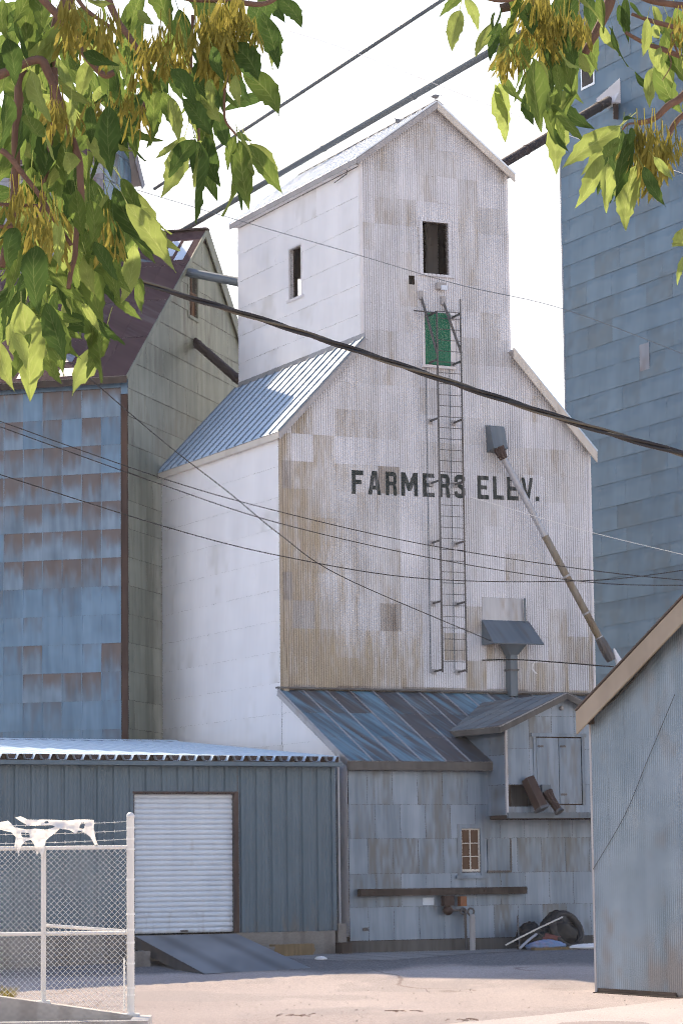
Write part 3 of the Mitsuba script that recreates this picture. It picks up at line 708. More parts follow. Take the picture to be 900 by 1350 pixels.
put(BY, 'lamp', cat([trimesh.creation.icosphere(2, .06).apply_translation(A.p(5.72, BD - .06, 6.22))]), 'grey_trim')
sb = (BA - BE) / (BM - B0)
for s in (0, 1):
    if s == 0: roof(BY, 'roof', A.p(B0 - .32, BD - .25, BE - .32 * sb + .07), A.p(B0 - .32, ADP - .02, BE - .32 * sb + .07), A.p(BM, BD - .25, BA + .07), .05, 'bay_roof', 7, .02, rows_n=2)
    else: roof(BY, 'roof', A.p(B1 + .32, ADP - .02, BE - .32 * sb + .07), A.p(B1 + .32, BD - .25, BE - .32 * sb + .07), A.p(BM, ADP - .02, BA + .07), .05, 'bay_roof', 7, .02, rows_n=2)
for P, Q in ((A.p(B0 - .32, BD - .25, BE - .32 * sb + .07), A.p(BM, BD - .25, BA + .07)), (A.p(BM + .002, BD - .25, BA + .07), A.p(B1 + .32, BD - .25, BE - .32 * sb + .07))):
    rake(BY, P, Q, 'eave_board', .15)
put(BY, 'fascia', beam(A.p(B0 - .33, BD - .25, BE - .32 * sb - .02), A.p(B0 - .33, ADP, BE - .32 * sb - .02), .02, .15), 'eave_board')
put(BY, 'frieze', cat([slab(BL, rbox(BD, BE - .12, ADP - .1, BE), .02, .045)]), 'annex_sheet')
CH = thing('rusty_chute', 'large rusty square chute leaning out of the loading bay', 'chute', None)
P, Q = A.p(4.62, BD - .12, 4.38), A.p(4.86, BD - .42, 3.58)
put(CH, 'trough', beam(P, Q, .29, .24, A.ux), 'rust_steel'); put(CH, 'mouth', beam(Q + (P - Q) * -.02, Q + (P - Q) * .06, .34, .28, A.ux), 'dark_steel')
CH2 = thing('rusty_chute', 'small rusty round chute beside the larger one at the loading bay doors', 'chute', None)
P, Q = A.p(5.20, BD - .10, 4.02), A.p(5.36, BD - .40, 3.55)
put(CH2, 'pipe', tube([P, P + (Q - P) * .3, Q], [.17, .12, .10], 10), 'rust_steel'); put(CH2, 'mouth', tube([Q, Q + (Q - P) * .1], [.13, .13], 10), 'dark_steel')
put(CH2, 'box', fbox(A, 5.04, 5.30, BD - .14, BD - .01, 4.0, 4.22), 'grey_pipe')
# ================================================================ ribbed metal shed
S = SHED
SH = thing('metal_shed', 'low slate blue ribbed metal shed with a white roll-up door', 'shed')
SW, SD, SZ0, SZ1, RISE = 13.3, 10.3, .58, 4.70, .085
SF = Face(S.o, S.ux, S.up, -S.uy)
RB = .425


def ribbed(face, poly_x0, x1, y0fn, y1fn, prof, bsdf, parent, name, seed=0):
    """One folded sheet: prof = [(x, h)] over its width."""
    xs = np.array([q[0] for q in prof]); hs = np.array([q[1] for q in prof]); keep = (xs >= poly_x0 - 1e-6) & (xs <= x1 + 1e-6)
    xs, hs = xs[keep], hs[keep]; n = len(xs)
    V = [(x, y0fn(x), h) for x, h in zip(xs, hs)] + [(x, y1fn(x), h) for x, h in zip(xs, hs)]
    F = []
    for i in range(n - 1): F += [(i, i + 1, n + i + 1), (i, n + i + 1, n + i)]
    uv = np.array([[seed + .5, .1]] * n + [[seed + .5, .9]] * n)
    put(parent, name, face.map(tm(V, F)), bsdf, uv=uv)


DX0, DX1, DZ0, DZ1 = -5.46, -2.78, .60, 4.0
sw_poly = rbox(-SW, SZ0, -.003, SZ1).difference(rbox(DX0, SZ0 - .1, DX1, DZ1))
sfw = put(SH, 'front_wall', slab(SF, sw_poly, -.15, -.003), 'dark_steel')


def wall_prof(x0, x1, step, rib, h, lip=.5):
    out = []; k = math.floor(x0 / step) - 1
    pts = []
    while k * step < x1 + step:
        c = k * step
        pts += [(c - rib, 0.004), (c - rib * .6, h), (c + rib * .6, h), (c + rib, .004), (c + step * .36, .004), (c + step * .39, .012), (c + step * .46, .012), (c + step * .49, .004), (c + step * .57, .004), (c + step * .60, .012), (c + step * .67, .012), (c + step * .70, .004)]
        k += 1
    xs = [p[0] for p in pts]; hs = [p[1] for p in pts]
    q = [(x0, float(np.interp(x0, xs, hs)))] + [p for p in pts if x0 < p[0] < x1] + [(x1, float(np.interp(x1, xs, hs)))]
    return q


def wall_sheets(edges, y0, y1):
    for i in range(len(edges) - 1):
        a, b = edges[i] + .002, edges[i + 1] - .002
        ribbed(SF, a, b, lambda x: y0, lambda x: y1, wall_prof(a, b, RB, .07, .052), 'shed_metal', sfw, 'sheet', 40 + i)


wall_sheets([-SW] + [-SW + .85 * k for k in range(1, 9)] + [DX0 - .02], SZ0, SZ1)
wall_sheets([DX0 - .02, DX0 + .88, DX0 + 1.75, DX1 + .10], DZ1 + .03, SZ1)
wall_sheets([DX1 + .12, DX1 + .97, DX1 + 1.82, 0], SZ0, SZ1)
srw_face = Face(S.o, S.uy, S.up, S.ux)
srw_poly = Polygon([(.0, SZ0), (SD, SZ0), (SD, SZ1 + RISE * SD), (0, SZ1)])
put(SH, 'side_wall', slab(srw_face, srw_poly, -.15, 0), 'shed_metal')
put(SH, 'back_wall', fbox(S, -SW, -.02, SD - .12, SD, -.3, SZ1 + RISE * SD - .05), 'shed_metal')
put(SH, 'corner_trim', fbox(S, -.07, .035, -.05, .07, SZ0, SZ1), 'shed_metal')
fnd = put(SH, 'foundation', cat([fbox(S, DX1 + .0, -.003, -.02, .3, -.4, SZ0 - .005), fbox(S, -SW, DX0, -.02, .3, -.6, SZ0 - .005), fbox(S, DX0, DX1, .05, .3, -.6, SZ0 - .02)]), 'dark_concrete')
put(SH, 'door_trim', cat([fbox(S, DX1, DX1 + .11, -.06, .05, SZ0, DZ1 + .02), fbox(S, DX0 - .05, DX0, -.05, .05, SZ0, DZ1 + .02), fbox(S, DX0 - .05, DX1 + .11, -.066, .05, DZ1, DZ1 + .05)]), 'brown_steel')
dr_ = put(SH, 'roll_up_door', fbox(S, DX0 + .01, DX1 - .01, .10, .14, DZ0, DZ1), 'door_metal', label='white roll-up door of the shed')
ns = 27; sh_ = (DZ1 - DZ0) / ns
for k in range(ns):
    z = DZ0 + k * sh_
    prof = [(0, .0), (.10, .020), (.35, .034), (.65, .034), (.88, .020), (1.0, .0)]
    V = []; xs = np.linspace(DX0 + .01, DX1 - .01, 6)
    for f, h in prof:
        V += [S.p(x, .10 - h, z + f * sh_) for x in xs]
    Fq = []
    for a in range(len(prof) - 1):
        for b in range(5):
            i0 = a * 6 + b; Fq += [(i0, i0 + 1, i0 + 7), (i0, i0 + 7, i0 + 6)]
    put(dr_, 'slat', tm(V, Fq), 'door_metal', uv=np.array([[k + .5, .5]] * len(V)))
put(dr_, 'handle', fbox(S, -4.20, -4.02, .02, .06, DZ0 + .02, DZ0 + .07), 'dark_steel')
# roof sheets
rdir = S.uy + S.up * RISE; rdir /= np.linalg.norm(rdir); rn = np.cross(S.ux, rdir)
RF = Face(S.p(0, -.28, 4.83 - .28 * RISE), S.ux, rdir, rn)
RLn = (SD + .28) / rdir.dot(S.uy)


def roof_prof(x0, x1):
    k = math.floor(x0 / RB) - 1; pts = []
    while k * RB < x1 + RB:
        c = k * RB + .03; pts += [(c - .12, 0), (c - .068, .125), (c + .068, .125), (c + .12, 0)]; k += 1
    xs = [p[0] for p in pts]; hs = [p[1] for p in pts]
    return [(x0, float(np.interp(x0, xs, hs)))] + [p for p in pts if x0 < p[0] < x1] + [(x1, float(np.interp(x1, xs, hs)))]


srf = put(SH, 'roof', slab(RF, rbox(-SW, .20, .10, RLn), -.06, -.006), 'dark_steel')
e = .10
while e > -SW:
    e2 = max(e - 2 * RB, -SW)
    ribbed(RF, e2 + .001, e - .001, lambda x: 0, lambda x: RLn, roof_prof(e2 + .001, e - .001), 'painted_roof', srf, 'sheet', 70)
    e = e2
put(srf, 'rib_closure', slab(RF, rbox(-SW, .17, .10, .19), -.05, .118), 'brown_steel')
put(srf, 'ridge_cap', slab(RF, rbox(-SW, RLn - .25, .12, RLn + .02), .126, .150), 'painted_roof')
put(SH, 'gutter', cat([beam(S.p(-SW, -.30, 4.735), S.p(.12, -.30, 4.735), .05, .10), beam(S.p(-SW, -.17, 4.69), S.p(.12, -.17, 4.69), .30, .02)]), 'shed_metal')
put(SH, 'step_block', fbox(S, .02, .30, -.35, .02, -.3, .28), 'dark_wood')

RM = thing('loading_ramp', 'grey steel loading ramp sloping from the roll-up door down to the lot', 'ramp')
t0, t1 = (DX0 - .02, DX1 + .02)
r0, r1, r2, r3 = S.p(t0, -.07, .56), S.p(t1, -.07, .56), S.p(t1 + .10, -4.0, -.19), S.p(t0 - .02, -4.25, -.24)
rv = [r0, r1, r2, r3]; lo = [q - [0, 0, .06] for q in rv]
NR = 12; V, UV, Fq = [], [], []
for i in range(NR + 1):
    for j in range(NR + 1):
        a, b = i / NR, j / NR
        V.append((r0 * (1 - a) + r1 * a) * (1 - b) + (r3 * (1 - a) + r2 * a) * b); UV.append((a, b))
for i in range(NR):
    for j in range(NR):
        k = i * (NR + 1) + j; Fq += [(k, k + 1, k + NR + 2), (k, k + NR + 2, k + NR + 1)]
put(RM, 'deck', tm(V, Fq), 'ramp_steel', uv=np.array(UV))
put(RM, 'side_plate', cat([hexa([r0 - [0, 0, .30], r0 + S.ux * .02 - [0, 0, .30], r3 + S.ux * .02 - [0, 0, .25], r3 - [0, 0, .25], r0 - [0, 0, .01], r0 + S.ux * .02 - [0, 0, .01], r3 + S.ux * .02 - [0, 0, .01], r3 - [0, 0, .01]]),
                            hexa([r1 - S.ux * .02 - [0, 0, .3], r1 - [0, 0, .3], r2 - [0, 0, .25], r2 - S.ux * .02 - [0, 0, .25], r1 - S.ux * .02 - [0, 0, .01], r1 - [0, 0, .01], r2 - [0, 0, .01], r2 - S.ux * .02 - [0, 0, .01]])]), 'dark_steel')
for nm, u, d, s, bs, lab, cats in (('stone_block', -2.1, -.30, (.62, .26, .26), 'dark_concrete', 'dark stone block lying on the foundation ledge right of the ramp', 'block'),
                                   ('timber_block', -1.35, -.34, (1.1, .22, .30), 'ochre_stone', 'ochre weathered timber block against the shed foundation', 'block'),
                                   ('concrete_block', -5.85, -1.2, (.42, .40, .38), 'dark_concrete', 'grey concrete block beside the left side of the ramp', 'block')):
    b = trimesh.creation.box(s).subdivide().subdivide(); n_ = meshkit.noise(b.vertices * 9 + 3)
    b.vertices += (b.vertices * (n_[:, None] - .5) * .22)
    c = S.p(u, d, 0); c[2] = gz(c[0], c[1]) + s[2] / 2 - .02
    b.apply_transform(trimesh.transformations.rotation_matrix(math.radians(27), [0, 0, 1])); b.apply_translation(c)
    k = put(None, nm, b, bs, smooth=35); labels[k] = {'label': lab, 'category': cats}


def rag(name, c, size, seed, bs, lab, ctg, flat=.5, rot=0.):
    m = trimesh.creation.icosphere(4, 1.0); v = m.vertices.copy()
    k = 1 + .55 * (meshkit.fbm(v * 1.6 + seed, 2) - .5) + .10 * (1 - 2 * np.abs(meshkit.noise(v * 4.5 + seed) - .5)) + .02 * (1 - 2 * np.abs(meshkit.noise(v * 11 + seed) - .5))
    v = v * k[:, None] * np.array(size); v[:, 2] = np.maximum(v[:, 2], -size[2] * flat)
    cr, sr_ = math.cos(rot), math.sin(rot); v = v @ np.array([[cr, sr_, 0], [-sr_, cr, 0], [0, 0, 1]])
    v[:, 2] -= v[:, 2].min(); v += c
    k = put(None, name, tm(v, m.faces), bs, smooth=True); labels[k] = {'label': lab, 'category': ctg}
    return k


c = S.p(-5.1, -2.3, 0); c[2] = gz(c[0], c[1]) - .02
rag('plastic_bag', c, (.26, .16, .13), 5, 'white_plastic', 'crumpled pale plastic bag beside the left side of the ramp', 'bag')
c = S.p(-1.35, -1.9, 0); c[2] = gz(c[0], c[1]) - .01
rag('plastic_scrap', c, (.13, .08, .06), 9, 'white_plastic', 'small white plastic scrap on the pavement right of the ramp', 'scrap')

# ================================================================ old grain elevator on the left
L = SILO
OE = thing('old_elevator', 'old blue grey and rusty tin clad elevator with purple brown gable roof', 'grain elevator')
OW, OD, OE_, OA, OAD = 8.2, 13.9, 16.60, 22.25, 6.95
OF = Face(L.o, L.ux, L.up, -L.uy); OR = Face(L.o, L.uy, L.up, L.ux)
ofw = put(OE, 'front_wall', slab(OF, rbox(-OW, -.5, -.002, OE_), -.16, -.004), 'dark_wood')
orow = [16.10 - .826 * k for k in range(16)][::-1]
ocol = [-.20 - .61 * k for k in range(14)][::-1]


def old_sheet(i, j):
    z = orow[j]; r = random.Random(i * 37 + j * 101).random()
    if z > 10.2: return 'blue_rust_sheet' if r < .90 else 'blue_sheet'
    if z > 8.3: return 'blue_sheet'
    if z > 7.0: return 'blue_rust_sheet' if r < .35 else 'blue_sheet'
    return 'blue_sheet'


clad(ofw, OF, rbox(-OW, 3.5, -.18, 16.10), ocol, orow, old_sheet, lap=.018, gapx=.0, gapy=.0, jit=.006, bead=.022)
put(OE, 'frieze', cat([slab(OF, rbox(-OW, 16.12, -.20, 16.56), .006, .03)]), 'blue_sheet')
put(OE, 'corner_trim', cat([slab(OF, rbox(-.17, 3, .01, 15.9), .004, .035)]), 'rust_steel', label='rusty brown corner strip of the old elevator')
put(OE, 'corner_trim', cat([slab(OF, rbox(-.19, 15.92, .01, 16.58), .004, .03)]), 'blue_sheet')
or_poly = Polygon([(.002, -.5), (OD, -.5), (OD, OE_), (OAD, OA), (.002, OE_)])
owin = rbox(5.45, 19.30, 6.25, 20.75)
orw = put(OE, 'gable_wall', slab(OR, or_poly.difference(owin), -.16, -.004), 'dark_wood')
orr = [16.10 - .826 * k for k in range(16)][::-1] + [16.10 + .826 * k for k in range(1, 8)]
clad(orw, OR, Polygon([(.0, 5), (OD, 5), (OD, OE_), (OAD, OA - .02), (0, OE_)]).difference(rbox(5.4, 19.25, 6.3, 20.8)), steps(0, OD, 1.55), orr, 'olive_sheet', lap=.018, gapx=.006, gapy=.006, stagger=.5, jit=.005)
ow = put(OE, 'window', cat([slab(OR, rbox(5.33, 19.2, 5.45, 20.87), -.06, .04), slab(OR, rbox(6.25, 19.2, 6.37, 20.87), -.06, .04), slab(OR, rbox(5.45, 20.75, 6.25, 20.87), -.06, .036), slab(OR, rbox(5.45, 19.2, 6.25, 19.30), -.06, .06)]), 'olive_sheet')
put(ow, 'sash', cat([slab(OR, rbox(5.45, 20.02, 6.25, 20.08), -.08, -.02), slab(OR, rbox(5.83, 20.08, 5.87, 20.75), -.08, -.024), slab(OR, rbox(5.83, 19.3, 5.87, 20.02), -.08, -.024)]), 'brown_board')
put(ow, 'pane', slab(OR, rbox(5.45, 20.08, 6.25, 20.75), -.075, -.072), 'pane_glass')
put(ow, 'board', slab(OR, rbox(5.45, 19.30, 6.25, 20.02), -.10, -.08), 'brown_board')
put(ow, 'dark_back', slab(OR, rbox(5.45, 20.02, 6.25, 20.75), -.155, -.15), 'window_dark')
so = (OA - OE_) / OAD; sbk = (OA - OE_) / (OD - OAD)
oro = .10
ord_, orf, orL, orH = roof(OE, 'roof', L.p(-OW - .2, -.30, OE_ - .30 * so + .06), L.p(oro, -.30, OE_ - .30 * so + .06), L.p(-OW - .2, OAD, OA + .06), .08, 'purple_roof', 10, .018, 'purple_roof', rows_n=4, lap=.008)
roof(OE, 'roof', L.p(oro, OD + .3, OE_ - .3 * sbk + .06), L.p(-OW - .2, OD + .3, OE_ - .3 * sbk + .06), L.p(oro, OAD, OA + .06), .08, 'purple_roof', 10, .018, 'purple_roof', rows_n=4)
for (x, y, w_, h_) in ((5.0, .15, .55, .62), (6.25, .12, .8, .5), (5.9, 1.0, .6, .5), (7.55, 7.6, .28, 1.05), (7.95, 7.3, .30, 1.3), (5.6, 4.4, .7, .55)):
    put(ord_, 'patch', slab(orf, rbox(x, y, x + w_, y + h_), .022, .03), 'bright_roof' if y > 7 else 'cupola_sheet')  # pale pieces near the ridge put sun patches into the roof colour
put(OE, 'fascia', beam(L.p(-OW - .2, -.31, OE_ - .30 * so - .06), L.p(oro, -.31, OE_ - .30 * so - .06), .02, .20), 'dark_wood')
put(OE, 'ridge_cap', beam(L.p(-OW - .2, OAD, OA + .10), L.p(oro + .04, OAD, OA + .10), .30, .05), 'brown_steel')
rk = [L.p(oro, -.30, OE_ - .30 * so), L.p(oro, OAD, OA), L.p(oro, OD + .3, OE_ - .3 * sbk)]
put(OE, 'bargeboard', cat([beam(rk[1], rk[2], .03, .42), beam(rk[0], rk[1], .03, .14)]), 'olive_sheet')
# cupola on the ridge
cp = put(OE, 'cupola', None or cat([fbox(L, -6.6, -2.75, 5.3, 7.75, 19.5, 24.75)]), 'cupola_sheet')
CF = Face(L.p(0, 5.3, 0), L.ux, L.up, -L.uy); CRf = Face(L.p(-2.75, 0, 0), L.uy, L.up, L.ux)
clad(cp, CF, rbox(-6.6, 20.5, -2.75, 24.75), steps(-6.6, -2.75, .64), [20.5, 21.4, 22.3, 23.2, 24.0, 24.75], 'cupola_sheet', lap=.02)
clad(cp, CRf, Polygon([(5.3, 20.5), (7.75, 20.5), (7.75, 24.75), (6.52, 26.2), (5.3, 24.75)]), steps(5.3, 7.75, .61), [20.5, 22.0, 23.0, 23.9, 24.9, 26.3], lambda i, j: 'rusty_roof' if (i, j) in ((1, 3), (2, 3), (2, 2), (3, 2), (0, 1)) else 'blue_sheet', lap=.02)
cs_ = (26.2 - 24.75) / 1.225
roof(cp.split('__')[0], 'cupola_roof', L.p(-6.9, 5.3 - .30, 24.75 - .30 * cs_ + .05), L.p(-2.5, 5.3 - .30, 24.75 - .30 * cs_ + .05), L.p(-6.9, 6.525, 26.25), .06, 'purple_roof', 4, .02)
roof(cp.split('__')[0], 'cupola_roof', L.p(-2.5, 7.75 + .45, 24.75 - .45 * cs_ + .05), L.p(-6.9, 7.75 + .45, 24.75 - .45 * cs_ + .05), L.p(-2.5, 6.525, 26.25), .06, 'cupola_sheet', 4, .02)
put(OE, 'cupola_bargeboard', beam(L.p(-2.48, 6.525, 26.2), L.p(-2.48, 8.2, 24.75 - .45 * cs_), .03, .3), 'cupola_sheet')

# ================================================================ tall blue tower on the right
T = TOWER
TW = thing('tall_elevator', 'very tall blue tin clad elevator rising out of the frame at right', 'grain elevator')
TL, TH, TDP = 13.0, 38.0, 11.0
TF = Face(T.o, -T.uy, T.up, -T.ux)
tw = put(TW, 'side_wall', slab(TF, rbox(0, -.5, TL, TH), -.2, -.004), 'dark_wood')
trow = [.55 + .805 * k for k in range(47)]
clad(tw, TF, rbox(0, 6, TL - .01, 33.5), steps(0, TL, 1.62), trow, 'tower_sheet', lap=.020, gapx=.003, gapy=.003, stagger=.55, jit=.008, limit=300)
put(TW, 'shell', cat([fbox(T, .003, TDP, -TL, 0, -.5, TH - .05)]), 'tower_sheet')
put(tw, 'patch', slab(TF, rbox(4.95, 18.55, 5.55, 19.45), .03, .036), 'cupola_sheet', label='pale square patch on the blue wall')
put(TW, 'roof', fbox(T, -.3, TDP + .3, -TL - .3, .3, TH, TH + .3), 'grey_trim')
put(TW, 'corner_trim', tube([T.p(0, 0, 0), T.p(0, 0, TH)], .05, 6), 'pipe_galv')
put(TW, 'inlet_box', hexa([TF.p(3.35, 28.0, .02), TF.p(4.15, 28.0, .02), TF.p(4.15, 28.9, .02), TF.p(3.35, 28.5, .02), TF.p(3.35, 28.0, .5), TF.p(4.15, 28.0, .3), TF.p(4.15, 28.4, .06), TF.p(3.35, 28.3, .5)]), 'white_paint')
put(TW, 'stub', TF.map(trimesh.creation.box((.06, .55, .2)).apply_translation((3.95, 27.75, .1))), 'brown_steel')
put(TW, 'window', cat([slab(TF, rbox(1.6, 29.1, 2.5, 30.1), .03, .05)]), 'bright_roof')
put(TW, 'window_pane', cat([slab(TF, rbox(1.68, 29.18, 2.42, 30.02), .052, .056)]), 'window_dark')

# conveyor tubes between the buildings
def pipe_thing(lab, P, Q, r0, r1, bs, grp=None, clamps=6):
    k = thing('overhead_spout', lab, 'conveyor pipe', grp); P, Q = np.asarray(P, float), np.asarray(Q, float)
    put(k, 'tube', tube([P + (Q - P) * t for t in np.linspace(0, 1, 12)], np.linspace(r0, r1, 12), 12), bs, smooth=40)
    for t in np.linspace(.08, .92, clamps):
        put(k, 'collar', tube([P + (Q - P) * (t - .002), P + (Q - P) * (t + .002)], (r0 + (r1 - r0) * t) * 1.12, 12), bs)
    return k


pipe_thing('thick grey overhead pipe crossing the sky above the headhouse roof', (8.84, 72.0, 26.3), (-7.0, 90.5, 22.0), .125, .085, 'grey_pipe')
pipe_thing('thin grey overhead pipe, upper one crossing the sky', (6.09, 84.0, 30.6), (-6.2, 92.7, 25.05), .07, .055, 'grey_pipe')
pipe_thing('dark brown overhead pipe from the headhouse roof to the blue tower', M.p(7.05, 2.6, 21.95), TF.p(3.75, 28.15, .25), .14, .165, 'brown_steel')
pipe_thing('grey pipe from the old purple roof to behind the headhouse', L.p(-1.7, 5.6, 21.1), M.p(2.9, DP + .1, 19.95), .14, .14, 'grey_pipe', clamps=3)
pipe_thing('brown pipe leaving the gable wall below its window', OR.p(6.0, 18.55, .0), M.p(2.75, DP + .5, 17.0), .14, .14, 'brown_steel', clamps=2)

# ================================================================ low corrugated barn on the right
B = BARN
BN = thing('low_barn', 'low galvanised barn at right with a wide tan bargeboard', 'barn')
BG = Face(B.o, -B.uy, B.up, -B.ux)
BLn, BEz, BSl = 9.4, 5.62, .476
bg_poly = Polygon([(0.002, -.1), (BLn, -.1), (BLn, BEz), (BLn / 2, BEz + BSl * BLn / 2), (0.002, BEz)])
bgw = put(BN, 'gable_wall', slab(BG, bg_poly, -.15, -.004), 'dark_wood')
BP = .0733


def clad_rib(holder, face, poly, cols, rows, bsdf):
    """Shallow box-ribbed sheets."""
    global AMP
    keep = AMP; AMP = .010
    clad_corr(holder, face, poly, cols, rows, bsdf, jit=.003); AMP = keep


clad_rib(bgw, BG, Polygon([(0.0, .06), (BLn, .06), (BLn, BEz - .02), (BLn / 2, BEz + BSl * BLn / 2 - .03), (0, BEz - .02)]), steps(0, 9.9, .66), [.06, 2.46, 5.05, 8.2], 'barn_sheet')
put(BN, 'side_wall', fbox(B, .01, 7.0, -.15, -.003, -.1, BEz), 'barn_sheet')
put(BN, 'back_wall', fbox(B, 6.85, 7.0, -BLn, -.16, -.1, BEz), 'barn_sheet')
put(BN, 'side_wall', fbox(B, .01, 7.0, -BLn + .003, -BLn + .15, -.1, BEz), 'barn_sheet')
put(BN, 'foundation', cat([slab(BG, rbox(.10, -.3, BLn, .085), -.3, -.002), ]), 'dark_concrete')
put(BN, 'base_plank', cat([slab(BG, rbox(.12, -.03, 3.0, .10), .0, .05), slab(BG, rbox(.02, -.10, BLn, .02), .0, .10)]), 'dark_wood')
put(BN, 'corner_trim', tube([BG.p(.0, .02, .004), BG.p(.0, BEz, .004)], .035, 8), 'pipe_galv')
ro = .25
for sgn in (0, 1):
    a0 = B.p(-ro, .10, BEz - .10 * BSl + .10); a1 = B.p(7.3, .10, BEz - .10 * BSl + .10); tp = B.p(-ro, -BLn / 2, BEz + BSl * BLn / 2 + .10)
    if sgn: a0 = B.p(7.3, -BLn - .35, BEz - .35 * BSl + .10); a1 = B.p(-ro, -BLn - .35, BEz - .35 * BSl + .10); tp = B.p(7.3, -BLn / 2, BEz + BSl * BLn / 2 + .10)
    roof(BN, 'roof', a0, a1, tp, .07, 'bright_roof', 11, .02)
P, Q = B.p(-ro, .10, BEz - .10 * BSl + .10), B.p(-ro, -BLn / 2, BEz + BSl * BLn / 2 + .10)
bbo = -B.ux * .035
put(BN, 'bargeboard', hexa([P - [0, 0, .46], Q - [0, 0, .46], Q - [0, 0, .46] + bbo, P - [0, 0, .46] + bbo, P - [0, 0, .005], Q - [0, 0, .005], Q - [0, 0, .005] + bbo, P - [0, 0, .005] + bbo]), 'tan_board')
put(BN, 'drip_edge', beam(P + bbo + [0, 0, .03], Q + bbo + [0, 0, .03], .05, .035), 'brown_steel')
put(BN, 'rake_flashing', beam(BG.p(.0, BEz - .12, .03), BG.p(4.5, BEz + BSl * 4.5 - .12, .03), .05, .05), 'pipe_galv')
put(BN, 'eave_bracket', cat([BG.map(trimesh.creation.box((.18, .22, .22)).apply_translation((.08, BEz - .10, .10)))]), 'dark_wood')


def wire(lab, pts, r, bs='black_cable', n=10, name='wire', ctg='wire', grp=None):
    k = put(None, name, tube(bez(pts, n), r, 6), bs, smooth=True)
    labels[k] = {'label': lab, 'category': ctg}
    if grp: labels[k]['group'] = grp
    return k


wire('dark cable stapled along the barn gable below the bargeboard', [BG.p(.10, BEz - .10, .10), BG.p(.9, BEz + .18, .08), BG.p(1.8, BEz + .58, .08), BG.p(3.2, BEz + 1.35, .08)], .022, name='barn_cable', ctg='cable')
wire('thin dark wire hanging slack across the barn wall', [BG.p(3.3, BEz + .2, .07), BG.p(2.2, BEz - 1.05, .05), BG.p(1.3, BEz - 2.1, .05), BG.p(.05, BEz - 3.15, .05)], .006, name='barn_cable', ctg='cable')

# ================================================================ chain link fence on its concrete wall
F_ = FENCE
WL = thing('concrete_wall', 'low concrete wall with sloping top carrying the chain link fence', 'wall')
wall_top = lambda u: .40 - .155 * min(u, 0)
put(WL, 'wall', hexa([F_.p(-5, -.14, -1), F_.p(.03, -.14, -1), F_.p(.03, .16, -1), F_.p(-5, .16, -1), F_.p(-5, -.14, wall_top(-5)), F_.p(.03, -.14, .40), F_.p(.03, .16, .40), F_.p(-5, .16, wall_top(-5))]), 'concrete')
W2 = thing('concrete_wall', 'level concrete wall end in the lower left corner before the fence', 'wall')
put(W2, 'wall', fbox(F_, -5, .24, -1.25, -1.0, -1, .395), 'concrete')
put(W2, 'end_block', fbox(F_, .035, .24, -.995, .16, -1, .392), 'concrete')
FN = thing('chain_link_fence', 'galvanised chain link fence with barbed wire on the concrete wall', 'fence')
put(FN, 'end_post', cat([tube([F_.p(0, 0, .38), F_.p(0, 0, 2.69)], .045, 14), trimesh.creation.icosphere(2, .05).apply_translation(F_.p(0, 0, 2.69))]), 'galv_post', smooth=50)
put(FN, 'base_plate', fbox(F_, -.10, .10, -.09, .09, .395, .42), 'galv_post'); put(FN, 'base_plate', fbox(F_, -1.09, -.93, -.08, .08, wall_top(-1.01) - .01, wall_top(-1.01) + .02), 'galv_post')
for z in (.62, .70, .98, 1.22, 1.37, 1.55, 1.95, 2.30, 2.42, 2.55):
    put(FN, 'band', tube([F_.p(0, 0, z), F_.p(0, 0, z + .022)], .050, 12), 'galv_wire')
for u in (-1.01, -2.6, -4.2):
    put(FN, 'line_post', tube([F_.p(u, 0, wall_top(u) - .02), F_.p(u, 0, 2.33)], .030, 10), 'galv_post', smooth=50)
put(FN, 'top_rail', tube([F_.p(-5, 0, 2.335), F_.p(-.03, 0, 2.335)], .024, 10), 'galv_post', smooth=50)
put(FN, 'mid_rail', tube([F_.p(-5, 0, 1.345), F_.p(-.03, 0, 1.345)], .024, 10), 'galv_post', smooth=50)
put(FN, 'brace_pipe', tube([F_.p(-1.0, .09, 1.44), F_.p(-.05, .09, 1.36)], .020, 8), 'galv_post', smooth=50)
put(FN, 'tension_bar', tube([F_.p(-.075, 0, .45), F_.p(-.075, 0, 1.05)], .012, 5), 'galv_wire')
wv, wf = [], []
w_, h_ = .0335, .067; off_ = np.array([[.0042, 0], [-.0021, .0036], [-.0021, -.0036]])
for k in range(96):
    pts = []
    x0 = -.05 - k * w_; zb = wall_top(x0) + .03
    n_ = int((2.345 - zb) / (h_ / 2)) + 1
    for i in range(n_ + 1):
        z = 2.36 - i * h_ / 2; pts.append((x0 - (w_ if (i + k) % 2 else 0), .010 * (1 if (i % 2) else -1) - .03, z))
    base = len(wv)
    for (u, d, z) in pts:
        for a, b in off_: wv.append(F_.p(u + a, d + b, z))
    for i in range(len(pts) - 1):
        for j in range(3):
            a, b = base + i * 3 + j, base + i * 3 + (j + 1) % 3; wf += [(a, b, b + 3), (a, b + 3, a + 3)]
put(FN, 'wire_mesh', tm(wv, wf), 'galv_wire', kind='stuff')
rb = random.Random(3)
for k, z in enumerate((2.43, 2.53, 2.635)):
    us = np.linspace(-5, -.03, 60); sag = lambda u: -.035 * math.sin(math.pi * min(1, -u / 2.6)) if u > -2.6 else -.03 * math.sin(math.pi * (-u - 2.6) / 2.4)
    ln = [F_.p(u, .004 * math.sin(u * 60), z + sag(u)) for u in us]
    ms = [tube(ln, .0035, 4)]
    for u in np.arange(-4.9, -.1, .115):
        c = F_.p(u, 0, z + sag(u))
        for q in range(2):
            a = rb.uniform(0, 6.28); dv = np.array([rb.uniform(-.012, .012), .014 * math.cos(a), .018 * math.sin(a)]); ms.append(tube([c - dv, c + dv], .0022, 3))
    put(FN, 'barbed_wire', cat(ms), 'galv_wire')


